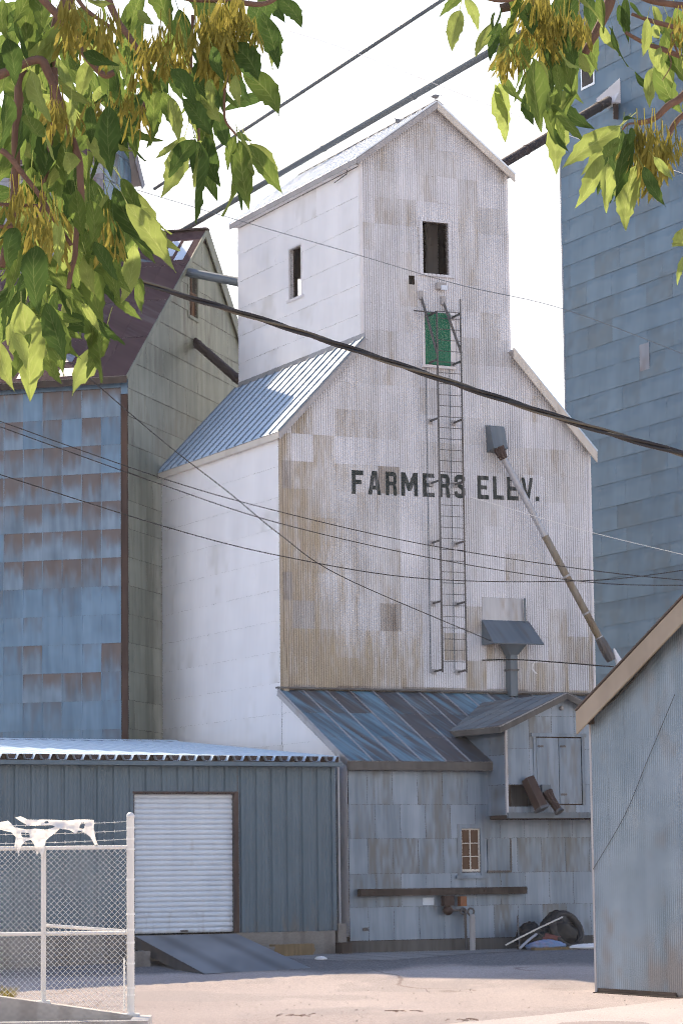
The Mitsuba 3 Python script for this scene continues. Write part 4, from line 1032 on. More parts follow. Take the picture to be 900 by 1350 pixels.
def cloth(name, outline, lab, seed, holes=(), dz=.05):
    """A torn sheet hanging on the wires: outline in (u, z) on the fence line."""
    p = Polygon(outline).buffer(0)
    for h in holes: p = p.difference(Polygon(h))
    V, Fc = [], []
    st = .018
    x0, y0, x1, y1 = p.bounds
    for a in np.arange(x0, x1, st):
        for b in np.arange(y0, y1, st):
            g = rbox(a, b, a + st, b + st).intersection(p)
            for q in polys_small(g):
                c = np.array(q.exterior.coords)[:-1]; c = c if q.exterior.is_ccw else c[::-1]
                k = len(V); V += list(c); Fc += [(k, k + t, k + t + 1) for t in range(1, len(c) - 1)]
    V = np.array(V)
    n1 = meshkit.fbm(np.column_stack([V * [7, 11], np.full(len(V), seed)]), 3) - .5
    n2 = meshkit.noise(np.column_stack([V * [30, 22], np.full(len(V), seed + 3)])) - .5
    d = -.05 + n1 * .22 + n2 * .035
    W_ = F_.o + np.outer(V[:, 0], F_.ux) + np.outer(d, F_.uy) + np.outer(V[:, 1] + n1 * .03, F_.up)
    m = trimesh.Trimesh(W_, Fc, process=True)
    k = put(None, name, m, 'torn_plastic', smooth=True); labels[k] = {'label': lab, 'category': 'plastic sheet'}


def polys_small(g): return [q for q in getattr(g, 'geoms', [g]) if q.geom_type == 'Polygon' and q.area > 1e-7]


scene['torn_plastic'] = {'type': 'principledthin', 'base_color': {'type': 'rgb', 'value': [.78, .77, .75]}, 'roughness': .35, 'diff_trans': .7, 'eta': 1.4}
cloth('torn_plastic_sheet', [(-1.75, 2.68), (-1.52, 2.64), (-1.42, 2.66), (-1.35, 2.58), (-1.22, 2.55), (-1.10, 2.565), (-.98, 2.55), (-.90, 2.57), (-.76, 2.61), (-.86, 2.52), (-.94, 2.46), (-.99, 2.41), (-1.0, 2.30), (-1.02, 2.22), (-1.06, 2.30), (-1.09, 2.24), (-1.11, 2.36), (-1.15, 2.44), (-1.22, 2.42), (-1.27, 2.36), (-1.30, 2.24), (-1.32, 2.36), (-1.35, 2.36), (-1.33, 2.46), (-1.38, 2.52), (-1.52, 2.55), (-1.75, 2.61)], 'white torn plastic sheet caught on the barbed wire, larger left piece', 1.5, holes=[[(-1.26, 2.46), (-1.16, 2.46), (-1.17, 2.51), (-1.27, 2.52)]])
cloth('torn_plastic_sheet', [(-1.34, 2.70), (-1.27, 2.71), (-1.20, 2.67), (-1.05, 2.665), (-.92, 2.66), (-.78, 2.65), (-.62, 2.66), (-.46, 2.66), (-.42, 2.655), (-.42, 2.54), (-.40, 2.44), (-.38, 2.36), (-.42, 2.36), (-.46, 2.46), (-.53, 2.51), (-.60, 2.535), (-.64, 2.50), (-.70, 2.54), (-.80, 2.56), (-.92, 2.60), (-1.05, 2.60), (-1.18, 2.60), (-1.27, 2.64)], 'white torn plastic strip hanging from the top barbed wire beside the end post', 4.2, holes=[[(-.60, 2.56), (-.54, 2.55), (-.52, 2.62), (-.57, 2.62)], [(-1.0, 2.62), (-.95, 2.62), (-.95, 2.645), (-1.0, 2.64)]])

# ================================================================ cables
tc = [(-3.35, 24.0, 7.81), (-1.83, 23.2, 7.03), (-.41, 22.4, 6.40), (.66, 21.6, 5.87), (1.72, 20.8, 5.35), (2.79, 20.0, 4.87)]
path = bez(tc, 24); PC = thing('power_cable', 'thick black twisted power cable sagging across the whole view', 'cable')
tt = np.arange(len(path)); dirn = np.gradient(path, axis=0); dirn /= np.linalg.norm(dirn, axis=1, keepdims=True)
sx_ = np.cross(dirn, [0, 0, 1.]); sx_ /= np.linalg.norm(sx_, axis=1, keepdims=True); sy_ = np.cross(sx_, dirn)
arc = np.concatenate([[0], np.cumsum(np.linalg.norm(np.diff(path, axis=0), axis=1))])
for q, bs in enumerate(('black_cable', 'black_cable', 'cable_sheen')):
    ph = arc * 4.2 + q * 2.094
    put(PC, 'strand', tube(path + .015 * (np.cos(ph)[:, None] * sx_ + np.sin(ph)[:, None] * sy_), .013 if q < 2 else .010, 7), bs, smooth=True)
wire('thin dark service wire, upper of the pair crossing the lettered wall', [(-8.12, 62, 12.32), (-4.07, 63, 10.95), (-1.4, 64, 10.27), (1.94, 65, 9.59), (5.99, 67, 9.15), (8.84, 68, 8.93)], .011)
wire('thin dark service wire, lower of the pair crossing the lettered wall', [(-8.12, 62, 12.2), (-4.07, 63, 10.80), (-1.4, 64, 10.0), (2.28, 65, 9.23), (5.98, 67, 8.86), (8.84, 68, 8.85)], .011)
wire('thin dark wire below the pair, lowest across the white side wall', [(-8.12, 62, 11.1), (-4.07, 63, 9.86), (-1.4, 64, 9.25), (1.92, 65, 8.79), (5.99, 67, 8.91), (8.85, 68, 9.3)], .012)
wire('dark wire running steeply down from the old elevator to the vent hood', [(-6.39, 66, 14.18), (-4.39, 68, 12.6), (-2.86, 70, 11.58), (-1.59, 72, 10.71), (-.02, 74, 9.82), tuple(M.p(6.15, -.5, 8.35))], .012)
wire('pale thin wire crossing the headhouse below its windows', [(-5.39, 60, 17.22), (-2.19, 60, 16.2), (.4, 60, 15.4), (2.62, 60, 14.7), (4.92, 60, 14.12), (7.94, 60, 12.91)], .008, 'grey_pipe')
wire('pale thin wire high in the sky above the headhouse', [(-.96, 55, 18.92), (.27, 55, 18.49), (3.15, 55, 17.29), (4.97, 55, 16.56), (7.38, 55, 15.71)], .0065, 'galv_wire')
wire('pale thin wire crossing the blue tower beside the lettering', [(3.06, 66, 10.83), (5.92, 66, 9.95), (8.6, 66, 9.26)], .008, 'galv_wire')
wire('black wire running level from the vent hood towards the barn', [tuple(M.p(6.1, -.06, 7.85)), (5.0, 77.5, 7.80), (7.51, 78.0, 7.62)], .02)
wire('white hook of wire hanging below the black wire', [(5.28, 77.4, 7.74), (5.22, 77.4, 7.62), (5.24, 77.4, 7.50), (5.34, 77.4, 7.40)], .02, 'white_plastic')

# ================================================================ pigeons
def pigeon(c, yaw, lab):
    m = trimesh.creation.icosphere(3, 1.0); v = m.vertices.copy()
    x = v[:, 0]; r = np.where(x > .55, .42 + .0 * x, np.where(x < -.3, np.clip(1 - (-x - .3) * 1.05, .18, 1), 1.0))
    body = np.column_stack([x * .15, v[:, 1] * .060 * r, v[:, 2] * .062 * r + np.where(x > .45, (x - .45) * .16, 0) + np.where(x < -.3, (x + .3) * .03, 0)])
    cy, sy = math.cos(yaw), math.sin(yaw); R = np.array([[cy, -sy, 0], [sy, cy, 0], [0, 0, 1]])
    k = thing('pigeon', lab, 'bird')
    put(k, 'body', tm(body @ R.T + c + [0, 0, .10], m.faces), 'feather_grey', smooth=True)
    for s in (-.025, .025):
        b = np.array([.0, s, .06]) @ R.T + c; put(k, 'leg', tube([b, b - [0, 0, .075]], .008, 5), 'rust_steel')
    hb = np.array([.155, 0, .145]) @ R.T + c; he = np.array([.20, 0, .14]) @ R.T + c
    put(k, 'beak', tube([hb, he], [.012, .003], 5), 'dark_steel')
    return k


pigeon(M.p(UA, -.15, HA + .13), .3, 'grey pigeon standing on the very tip of the headhouse gable')
pigeon(M.p(UA - .38, 1.4, HA - .24), -2.6, 'grey pigeon standing on the headhouse roof slope left of the ridge')

# ================================================================ rubbish heap by the annex wall
def sphere_hull(pts): 
    import manifold3d as m3
    return m3


G = lambda u, d: A.p(u, d, 0) * [1, 1, 0] + np.array([0, 0, float(gz(*A.p(u, d, 0)[:2])) + .0])
rag('rubbish_bag', G(4.75, -.85), (.36, .32, .46), 11, 'black_plastic', 'black rubbish bag at the left of the heap by the annex wall', 'bag', .55)
rag('rubbish_bag', G(5.62, -.75), (.54, .38, .56), 23, 'black_plastic', 'large black rubbish bag at the right of the heap by the annex wall', 'bag', .55, .4)
rag('cushion', G(4.98, -1.25), (.52, .30, .15), 31, 'rag_blue', 'crumpled blue and mauve cushion lying before the black bags', 'cushion', .6, .45)
rag('blanket', G(5.15, -1.05) + [0, 0, .22], (.34, .22, .10), 37, 'rag_red', 'dull red blanket lying on top of the cushion', 'blanket', .6, .4)
ty = trimesh.creation.torus(.46, .10, 36, 14)
ty.apply_transform(trimesh.transformations.rotation_matrix(math.radians(68), [1, 0, 0])); ty.apply_transform(trimesh.transformations.rotation_matrix(math.radians(38), [0, 0, 1])); ty.apply_translation(G(5.75, -1.02) + [0, 0, .46])
k = put(None, 'tyre', ty, 'black_cable', smooth=True); labels[k] = {'label': 'old black tyre leaning on the right rubbish bag', 'category': 'tyre'}
for (a, b, r, bs, lab) in ((G(3.75, -1.35) + [0, 0, .14], G(5.45, -1.35) + [0, 0, .82], .022, 'cream_trim', 'long pale stick leaning across the rubbish heap'),
                          (G(4.10, -1.45) + [0, 0, .05], G(4.75, -1.2) + [0, 0, .40], .035, 'pipe_galv', 'short grey pipe poking out at the left of the heap'),
                          (G(4.30, -1.1) + [0, 0, .02], G(4.42, -.8) + [0, 0, .86], .018, 'dark_steel', 'dark bent rod standing up at the left of the heap')):
    k = put(None, 'stick', tube(bez([a, (a + b) / 2 + [0, .02, .015], b], 5), r, 7), bs); labels[k] = {'label': lab, 'category': 'stick'}
k = put(None, 'plank', fbox(A, 4.45, 6.0, -1.62, -1.40, -.06, .06), 'ochre_stone'); labels[k] = {'label': 'flat tan plank on the ground under the rubbish heap', 'category': 'plank'}
rag('plastic_film', G(6.0, -1.7), (.50, .20, .09), 51, 'white_plastic', 'white plastic film trailing on the ground right of the heap', 'plastic film', .5, .3)

# weeds, stones and twigs on the lot
def grass_tuft(name, c, n, h, bs, lab):
    V, Fc, UV = [], [], []
    for i in range(n):
        a = rng.uniform(0, 6.28); r = rng.uniform(0, .18); p = np.array([c[0] + r * math.cos(a), c[1] + r * math.sin(a), c[2]]); hh = h * rng.uniform(.5, 1); dx = np.array([math.cos(a + 1.5), math.sin(a + 1.5), 0]) * .012; ln = np.array([math.cos(a), math.sin(a), 0]) * hh * rng.uniform(.1, .6)
        k = len(V); V += [p - dx, p + dx, p + ln * .4 + [0, 0, hh * .6] - dx * .7, p + ln * .4 + [0, 0, hh * .6] + dx * .7, p + ln + [0, 0, hh]]; Fc += [(k, k + 1, k + 3), (k, k + 3, k + 2), (k + 2, k + 3, k + 4)]; UV += [(0, 0), (1, 0), (0, .6), (1, .6), (.5, 1)]
    k = put(None, name, tm(V, Fc), bs, uv=np.array(UV)); labels[k] = {'label': lab, 'category': 'weed'}


def gp(x, y): return np.array([x, y, float(gz(x, y))])


scene['dry_grass'] = {'type': 'principledthin', 'base_color': {'type': 'rgb', 'value': [.30, .25, .08]}, 'roughness': .6, 'diff_trans': .7, 'eta': 1.3}
grass_tuft('weed_clump', gp(-6.75, 56.5), 110, .36, 'dry_grass', 'yellow dry weed clump behind the fence at the far left')
principled('pebble', lambda p, n, uv: mix(C(.16, .13, .12), C(.40, .35, .32), noise(p.x * 9, p.y * 9)), .9, 0, .1)
vs = []
for i in range(420):
    x, y = rng.uniform(-6, 6), rng.uniform(38, 63); s = rng.uniform(.005, .014) * (2.2 if rng.random() < .04 else 1)
    m = trimesh.creation.icosphere(1, s); m.vertices *= np.array([rng.uniform(.8, 1.4), rng.uniform(.8, 1.4), rng.uniform(.5, .8)]); m.apply_translation(gp(x, y) + [0, 0, s * .3]); vs.append(m)
k = put(None, 'gravel', cat(vs), 'pebble'); labels[k] = {'label': 'small loose stones scattered over the sunlit lot', 'category': 'gravel', 'kind': 'stuff'}
for i, (x, y, n) in enumerate(((-.95, 49.5, 9), (1.05, 50.4, 7), (1.95, 47.3, 6))):
    ms = []
    for q in range(n):
        a = rng.uniform(0, 3.14); c = gp(x + rng.uniform(-.35, .35), y + rng.uniform(-.3, .3)) + [0, 0, .012]; d = np.array([math.cos(a), math.sin(a), .05]) * rng.uniform(.05, .14); ms.append(tube([c - d, c + d * .2 + [0, 0, .01], c + d], .0055, 4))
    k = put(None, 'twig_litter', cat(ms), 'twig_bark'); labels[k] = {'label': ('scattered dry twigs on the sunlit lot left of its middle', 'scattered dry twigs on the sunlit lot right of its middle', 'small dry twigs on the lot nearest the barn')[i], 'category': 'twigs', 'kind': 'stuff'}
# ================================================================ trees near the viewer (points in mm)
LEAF_L = [(-218,4398,3166,-250,4433,3050,40,1),(-246,4763,3270,-211,4738,3144,36,1),(-239,4607,3231,-284,4602,3166,50,1),(-227,4698,3259,-195,4727,3179,34,1),(-245,4374,3235,-209,4327,3166,40,1),(-230,4705,3254,-238,4698,3165,32,2),(-167,4762,3262,-161,4712,3111,30,0),(-163,4578,3206,-181,4600,3109,26,1),(-147,4453,3179,-97,4497,3106,34,0),(-150,4743,3259,-105,4696,3177,28,2),(-161,4335,3163,-176,4339,3110,34,0),(-178,4865,3311,-151,4853,3295,40,1),(-150,4346,3161,-128,4338,3097,30,2),(-156,4337,3155,-140,4309,3044,28,0),(-201,4574,3339,-198,4574,3260,30,1),(-160,4355,3268,-151,4328,3201,30,2),(-204,4347,3258,-196,4343,3209,34,2),(-178,4488,3362,-126,4440,3272,42,1),(-167,4806,3452,-147,4811,3390,42,1),(-127,4693,3478,-100,4661,3376,42,1),(-133,4896,3527,-152,4932,3472,44,1),(-93,4390,3407,-57,4373,3344,40,1),(-121,4738,3526,-91,4760,3475,50,1),(-152,4863,3546,-123,4855,3466,50,1),(-116,4801,3560,-137,4818,3483,50,1),(-304,4496,3319,-284,4505,3226,38,0),(-306,4832,3426,-321,4866,3330,36,1),(-280,4613,3371,-266,4622,3302,40,1),(-260,4340,3275,-229,4314,3209,36,1),(-270,4782,3407,-226,4774,3325,36,0),(-262,4320,3222,-253,4325,3147,30,2),(-300,4728,3348,-279,4745,3279,40,0),(-322,4437,3401,-292,4431,3376,40,2),(-235,4615,3368,-217,4643,3303,40,1),(-190,4622,3363,-171,4611,3307,40,1),(-247,4604,3392,-230,4557,3299,42,1),(-197,4345,3313,-174,4366,3263,42,1),(-371,4790,3199,-300,4800,3059,36,2),(-341,4448,3082,-296,4415,2968,32,2),(-376,4611,3152,-315,4660,3042,36,1),(-370,4667,3151,-320,4671,3136,26,2),(-348,4719,3143,-295,4692,3079,30,2),(-364,4618,3167,-324,4663,3105,36,0),(-393,4655,3054,-369,4651,2964,30,0),(-396,4476,3027,-377,4481,2952,36,1),(-438,4875,3088,-403,4826,2964,32,0),(-436,4675,2967,-406,4707,2914,16,2),(-461,4834,3076,-438,4858,3008,34,0),(-463,4789,3018,-450,4791,2954,34,0),(-489,4646,2953,-455,4638,2838,44,0),(-463,4353,2899,-419,4390,2826,42,1),(-518,4651,2941,-489,4621,2848,40,1),(-520,4513,2935,-511,4511,2773,36,2),(-522,4427,2868,-504,4412,2810,40,2),(-559,4532,2874,-548,4545,2791,36,2),(-536,4675,2999,-546,4671,2910,42,1),(-479,4336,2987,-456,4309,2887,42,1),(-481,4423,2994,-508,4431,2922,42,1),(-579,4819,3023,-593,4849,2935,42,1),(-496,4782,3041,-479,4814,2953,42,1),(-500,4468,2873,-522,4502,2805,36,0),(-397,4710,3334,-347,4669,3268,36,1),(-361,4330,3211,-350,4281,3115,38,1),(-430,4758,3348,-448,4733,3271,34,0),(-394,4384,3227,-405,4396,3168,36,1),(-400,4420,3189,-365,4377,3132,34,2),(-483,4313,3266,-457,4315,3184,42,2),(-409,4418,3327,-350,4395,3305,34,1),(-557,4733,3483,-488,4728,3382,36,1),(-427,4407,3246,-435,4404,3183,40,2),(-451,4234,3149,-455,4222,3086,36,2),(-444,4464,3173,-429,4433,3115,40,2),(-339,4383,3326,-326,4423,3275,40,0),(-376,4616,3357,-355,4587,3283,36,1),(-321,4671,3335,-303,4703,3288,34,1),(-492,4332,3201,-474,4284,3121,34,0),(-537,4405,3260,-533,4427,3165,36,1),(-393,4313,3380,-353,4333,3376,40,2),(-542,4713,3496,-575,4718,3464,50,1),(-536,4448,3361,-529,4496,3298,50,1),(-395,4683,3157,-411,4684,3072,36,2),(-402,4449,3091,-396,4464,3009,36,0),(-371,4549,3079,-359,4557,3010,34,1),(-451,4406,3046,-440,4419,2974,34,2),(-512,4354,3022,-521,4334,2944,40,1),(-452,4881,3145,-464,4919,3084,40,1),(-479,4498,3132,-464,4534,3063,40,0),(-429,4500,3119,-418,4544,3053,40,0)]
LEAF_R = [(247,5174,3662,212,5219,3633,30,0),(208,4553,3433,190,4511,3336,30,2),(240,5005,3599,260,5028,3541,30,2),(279,4908,3519,257,4889,3438,30,2),(291,4971,3559,284,4982,3511,36,1),(310,4957,3531,292,4923,3464,28,0),(296,4870,3535,282,4859,3468,36,1),(328,5039,3551,334,5089,3478,22,1),(324,5071,3517,339,5075,3473,26,2),(344,4878,3464,321,4855,3407,20,0),(335,4641,3374,333,4594,3243,34,0),(359,4790,3413,354,4771,3336,26,2),(369,4840,3461,382,4880,3372,30,1),(388,4925,3472,405,4931,3389,34,1),(383,4657,3392,397,4609,3336,34,2),(388,4809,3412,397,4772,3352,30,0),(424,4916,3483,446,4966,3430,36,1),(439,4911,3462,470,4879,3404,30,2),(469,5138,3551,478,5168,3494,26,0),(538,5046,3608,560,5087,3545,26,1),(528,5062,3599,544,5091,3555,30,1),(490,4825,3485,501,4873,3420,28,1),(519,5178,3594,543,5144,3527,30,0),(483,4957,3529,513,4979,3487,32,2),(529,4888,3549,555,4891,3523,30,1),(550,4804,3492,533,4847,3429,30,2),(563,4810,3483,578,4844,3455,34,2),(562,4725,3416,565,4764,3402,34,2),(588,5042,3589,616,5038,3538,36,2),(612,4849,3438,625,4891,3414,34,2),(615,5040,3570,641,5038,3497,34,0),(329,4749,3510,339,4731,3423,40,1),(376,5026,3605,386,4992,3501,40,1),(421,5147,3643,431,5123,3540,40,1),(450,5149,3651,454,5130,3556,40,1),(481,5175,3659,488,5196,3576,40,1),(327,4912,3577,314,4914,3499,36,0),(387,4998,3560,407,5007,3476,36,1),(405,4801,3491,417,4772,3400,36,1),(478,4917,3576,494,4960,3518,36,0),(358,4981,3541,339,4939,3450,36,0),(517,4996,3349,421,5018,3261,34,2),(521,5046,3363,448,5016,3288,32,2),(482,4952,3285,432,4908,3183,28,2),(494,4999,3295,468,4976,3224,34,1),(459,4651,3193,453,4689,3112,30,2),(469,4682,3214,469,4684,3164,28,1),(533,5115,3373,509,5090,3235,36,1),(502,4742,3267,507,4780,3159,40,1),(519,4765,3216,504,4787,3103,40,2),(518,4638,3181,557,4625,3114,30,1),(534,4620,3194,566,4637,3159,28,2),(491,4668,3271,529,4714,3290,26,1),(499,4635,3249,495,4658,3226,40,1),(476,4632,3232,453,4608,3167,30,0),(632,4992,3160,595,4957,3101,40,2),(590,4627,3031,565,4646,2978,24,2),(608,4744,3342,572,4698,3302,30,2)]
BR_L = [([(-450,4720,3551),(-464,4720,3511),(-482,4720,3472),(-488,4720,3428),(-495,4720,3378)],15.3,6.4),([(-522,4720,3539),(-520,4720,3498),(-532,4720,3457),(-546,4720,3369),(-552,4720,3281),(-557,4720,3161),(-561,4720,3114),(-578,4720,3039)],11.5,5.1),([(-645,4610,3319),(-568,4610,3347),(-505,4610,3373),(-486,4610,3346),(-458,4610,3275),(-433,4610,3185),(-432,4610,3133),(-433,4610,3117),(-444,4610,3036),(-452,4610,2977)],8.7,4.0),([(-480,4640,3366),(-480,4640,3265),(-493,4640,3194),(-497,4640,3139),(-527,4640,3052)],7.5,4.4),([(-598,4550,3217),(-554,4550,3197),(-524,4550,3162),(-492,4550,3119),(-477,4550,3093),(-443,4550,3038)],4.9,3.7),([(-501,4580,3480),(-455,4580,3424),(-415,4580,3365),(-390,4580,3336),(-373,4580,3340)],6.2,5.0),([(-391,4610,3495),(-376,4610,3455),(-355,4610,3419),(-327,4610,3371),(-317,4610,3322),(-330,4610,3277)],6.2,4.0),([(-443,4640,3492),(-417,4640,3462),(-364,4640,3423)],3.8,3.1),([(-585,4550,3110),(-535,4550,3107),(-492,4550,3105)],3.7,3.1),([(-589,4580,3073),(-563,4580,3077),(-536,4580,3078)],3.7,3.1),([(-311,4610,3514),(-260,4610,3480),(-183,4610,3472),(-125,4610,3465),(-90,4610,3482)],6.2,3.7),([(-242,4640,3456),(-247,4640,3363),(-239,4640,3283),(-234,4640,3237)],2.8,2.0),([(-180,4550,3427),(-181,4550,3335),(-188,4550,3258),(-167,4550,3221)],2.5,1.8)]
BR_R = [([(520,5020,3652),(506,5020,3594),(492,5020,3558),(473,5020,3521),(461,5020,3494)],10.9,6.8),([(530,5020,3616),(579,5020,3594),(613,5020,3587),(683,5020,3578)],4.7,6.8),([(534,4910,3534),(565,4910,3522),(595,4910,3513),(667,4910,3492)],3.3,5.3),([(525,4940,3509),(562,4940,3487),(594,4940,3476),(669,4940,3442)],3.3,5.3),([(698,4850,3440),(615,4850,3364),(594,4850,3350),(578,4850,3338),(557,4850,3321),(533,4850,3315)],7.9,4.6),([(701,4880,3407),(625,4880,3344),(600,4880,3317),(591,4880,3301)],5.9,4.0),([(626,4910,3501),(605,4910,3495),(615,4910,3459)],2.0,2.0),([(543,4940,3339),(526,4940,3338),(515,4940,3328)],2.1,1.7),([(590,4850,3447),(595,4850,3421),(578,4850,3393)],1.3,0.8),([(407,4880,3593),(352,4880,3566),(297,4880,3552),(236,4880,3567)],5.3,2.6)]
SEED_L = [(-298,4500,3419,-179,4500,3314,13),(-222,4500,3444,-122,4500,3359,11),(-323,4500,3400,-273,4500,3315,4),(-438,4500,3434,-394,4500,3372,4),(-479,4500,3094,-457,4500,2999,4),(-541,4500,3152,-504,4500,3018,4),(-379,4500,3388,-342,4500,3336,3),(-461,4500,3298,-429,4500,3234,3),(-386,4500,3093,-367,4500,3023,2),(-398,4500,3311,-367,4500,3246,2),(-348,4500,3316,-317,4500,3271,2)]
SEED_R = [(323,4820,3544,415,4820,3460,13),(303,4820,3467,313,4820,3433,2),(527,4820,3312,570,4820,3220,10),(567,4820,3298,587,4820,3254,2),(596,4820,3523,621,4820,3481,2),(535,4820,3255,553,4820,3179,3),(417,4820,3521,433,4820,3455,2)]
FILL_L = [[(-586,3522),(-314,3518),(-341,3457),(-387,3403),(-429,3370),(-453,3302),(-451,3228),(-387,3187),(-348,3150),(-375,3086),(-407,3073),(-427,3007),(-505,2941),(-584,2929)],[(-314,3518),(-122,3516),(-142,3462),(-189,3408),(-281,3382),(-314,3396)]]
FILL_R = [[(290,3591),(500,3588),(484,3531),(448,3481),(406,3453),(357,3461),(310,3519)],[(569,3587),(639,3586),(637,3515),(596,3529)]]


def leaf_mesh(w, seed, curl, fold):
    """A pointed, few-toothed leaflet of length 1 along +y, its face to +z."""
    r = random.Random(seed)
    ys = [0, .04, .10, .18, .27, .36, .45, .52, .58, .65, .71, .78, .85, .92, 1.0]
    teeth = {r.choice([6, 7]): 1, r.choice([9, 10]): 1}, {r.choice([6, 7, 8]): 1, 10: r.choice([0, 1])}
    V, UV = [], []
    bend = r.uniform(-.12, .12); wav = r.uniform(0, 6.28)
    for i, y in enumerate(ys):
        k = math.sin(math.pi * min(1, y ** .80)) ** .9 * (1.12 - .42 * y) if 0 < y < 1 else (.03 if y == 0 else 0)
        ks = [max(0, k + (.13 if teeth[q].get(i) else -.05 if teeth[q].get(i - 1) else 0)) if 0 < y < .9 else k for q in (0, 1)]
        x0 = bend * math.sin(y * 2.6); z0 = -curl * y * y
        for sd, kk in ((-1, ks[0]), (-.66, ks[0]), (-.33, ks[0]), (0, 0), (.33, ks[1]), (.66, ks[1]), (1, ks[1])):
            a = abs(sd) * kk * w * .5
            V.append((x0 + (math.copysign(a, sd) if sd else 0), y, z0 + fold * a * (1.3 - abs(sd) * .6) + .025 * abs(sd) * w * 3 * math.sin(y * 9 + wav + sd)))
            UV.append((.5 + sd * .5, y))
    F = []
    for i in range(len(ys) - 1):
        for j in range(6):
            a = i * 7 + j; F += [(a, a + 1, a + 8), (a, a + 8, a + 7)]
    st = len(V); V += [(-.005, -.30, .06), (.005, -.30, .06), (-.006, -.14, .02), (.006, -.14, .02), (-.007, .02, 0), (.007, .02, 0)]; UV += [(.5, 0)] * 6; F += [(st, st + 1, st + 3), (st, st + 3, st + 2), (st + 2, st + 3, st + 5), (st + 2, st + 5, st + 4)]
    return V, F, np.array(UV)


WB = [.22, .27, .32, .38, .45]
PROTO = {}
for wi, w in enumerate(WB):
    for v in range(4):
        V, F, UV = leaf_mesh(w, wi * 10 + v, (.10, .26, .42, -.16)[v], (.30, .55, -.40, .75)[v])
        PROTO[wi, v] = (V, F, UV)
LEAFB = ['leaf_green', 'leaf_shaded', 'leaf_lit']
_plies = {}


def leaf_entry(parent, name, b, t, w, tone, r):
    b, t = np.asarray(b, float), np.asarray(t, float); y = t - b; ln = np.linalg.norm(y); y /= ln
    wi = int(np.argmin([abs(q - w) for q in WB])); v = r.randrange(4)
    view = np.array([0, -1, 0.]); x = np.cross(y, view); x /= np.linalg.norm(x); z = np.cross(x, y)
    a = r.gauss(0, .62) + (math.pi if r.random() < .5 else 0)
    X, Z = x * math.cos(a) + z * math.sin(a), z * math.cos(a) - x * math.sin(a)
    m = np.eye(4); m[:3, 0], m[:3, 1], m[:3, 2], m[:3, 3] = X * ln, y * ln, Z * ln, b
    key = (wi, v)
    if key not in _plies: _plies[key] = mikit.ply(PROTO[key][:2], None, smooth=True, uv=PROTO[key][2])
    k = numbered(f'{parent}__{name}')
    scene[k] = {**_plies[key], 'to_world': T4(m), 'bsdf': {'type': 'ref', 'id': LEAFB[tone]}}


def leaf_cloud(n, place, seed, r):
    """Many leaves as one mesh."""
    Vs, Fs, Us, k = [], [], [], 0
    for _ in range(n):
        c = place()
        if c is None: continue
        V, F, UV = PROTO[r.randrange(1, 5), r.randrange(4)]
        V = np.array(V); ln = r.uniform(.07, .13)
        d = np.array([r.gauss(0, .5), r.gauss(0, .5), -1 + r.gauss(0, .4)]); d /= np.linalg.norm(d)
        x = np.cross(d, np.array([r.gauss(0, 1), r.gauss(0, 1), r.gauss(0, .3)])); x /= np.linalg.norm(x); z = np.cross(x, d)
        Vs.append((V[:, :1] * x + V[:, 1:2] * d + V[:, 2:] * z) * ln + c); Fs.append(np.array(F) + k); Us.append(UV); k += len(V)
    return tm(np.vstack(Vs), np.vstack(Fs)), np.vstack(Us)


def in_view(p, margin):
    v = p - EYE; R = np.array([1., 0, 0]) * math.cos(ROLL) - _u0 * math.sin(ROLL); z = v @ _f
    return z > 0 and abs(3700 * (v @ R) / z) < 450 + margin and abs(3700 * (v @ _up) / z) < 675 + margin


def samara_bunch(x0, z0, x1, z1, Y, r, n):
    """A hanging bunch of paired winged seeds."""
    V, F, UV = [], [], []
    for _ in range(n):
        b = np.array([r.uniform(x0, x1), Y + r.uniform(-.05, .05), r.uniform(z1 + .25 * (z0 - z1), z0)])
        ln = r.uniform(.030, .052)
        for s in (-1, 1):
            d = np.array([s * r.uniform(.02, .5) + r.gauss(0, .12), r.uniform(-.3, .3), -1]); d /= np.linalg.norm(d)
            x = np.cross(d, [r.uniform(-.6, .6), -1, 0]); x /= np.linalg.norm(x); w = ln * .065
            k = len(V); n_ = np.cross(x, d)
            V += [b, b + d * ln * .3 - x * w * .5, b + d * ln * .3 + x * w * .5 + n_ * .002, b + d * ln * .75 - x * w, b + d * ln * .75 + x * w * .8 + n_ * .004, b + d * ln + x * w * .2]
            F += [(k, k + 1, k + 2), (k + 1, k + 3, k + 4), (k + 1, k + 4, k + 2), (k + 3, k + 5, k + 4)]; UV += [(.5, 0), (0, .3), (1, .3), (0, .7), (1, .7), (.5, 1)]
    for _ in range(max(2, n // 6)):
        a = np.array([r.uniform(x0, x1), Y, z0 + .015]); q = np.array([a[0] + r.uniform(-.01, .01), Y, z1 + .3 * (z0 - z1)])
        k = len(V); V += [a, a + [.0015, 0, 0], q, q + [.0015, 0, 0]]; F += [(k, k + 1, k + 3), (k, k + 3, k + 2)]; UV += [(0, 0)] * 4
    return tm(V, F), np.array(UV)


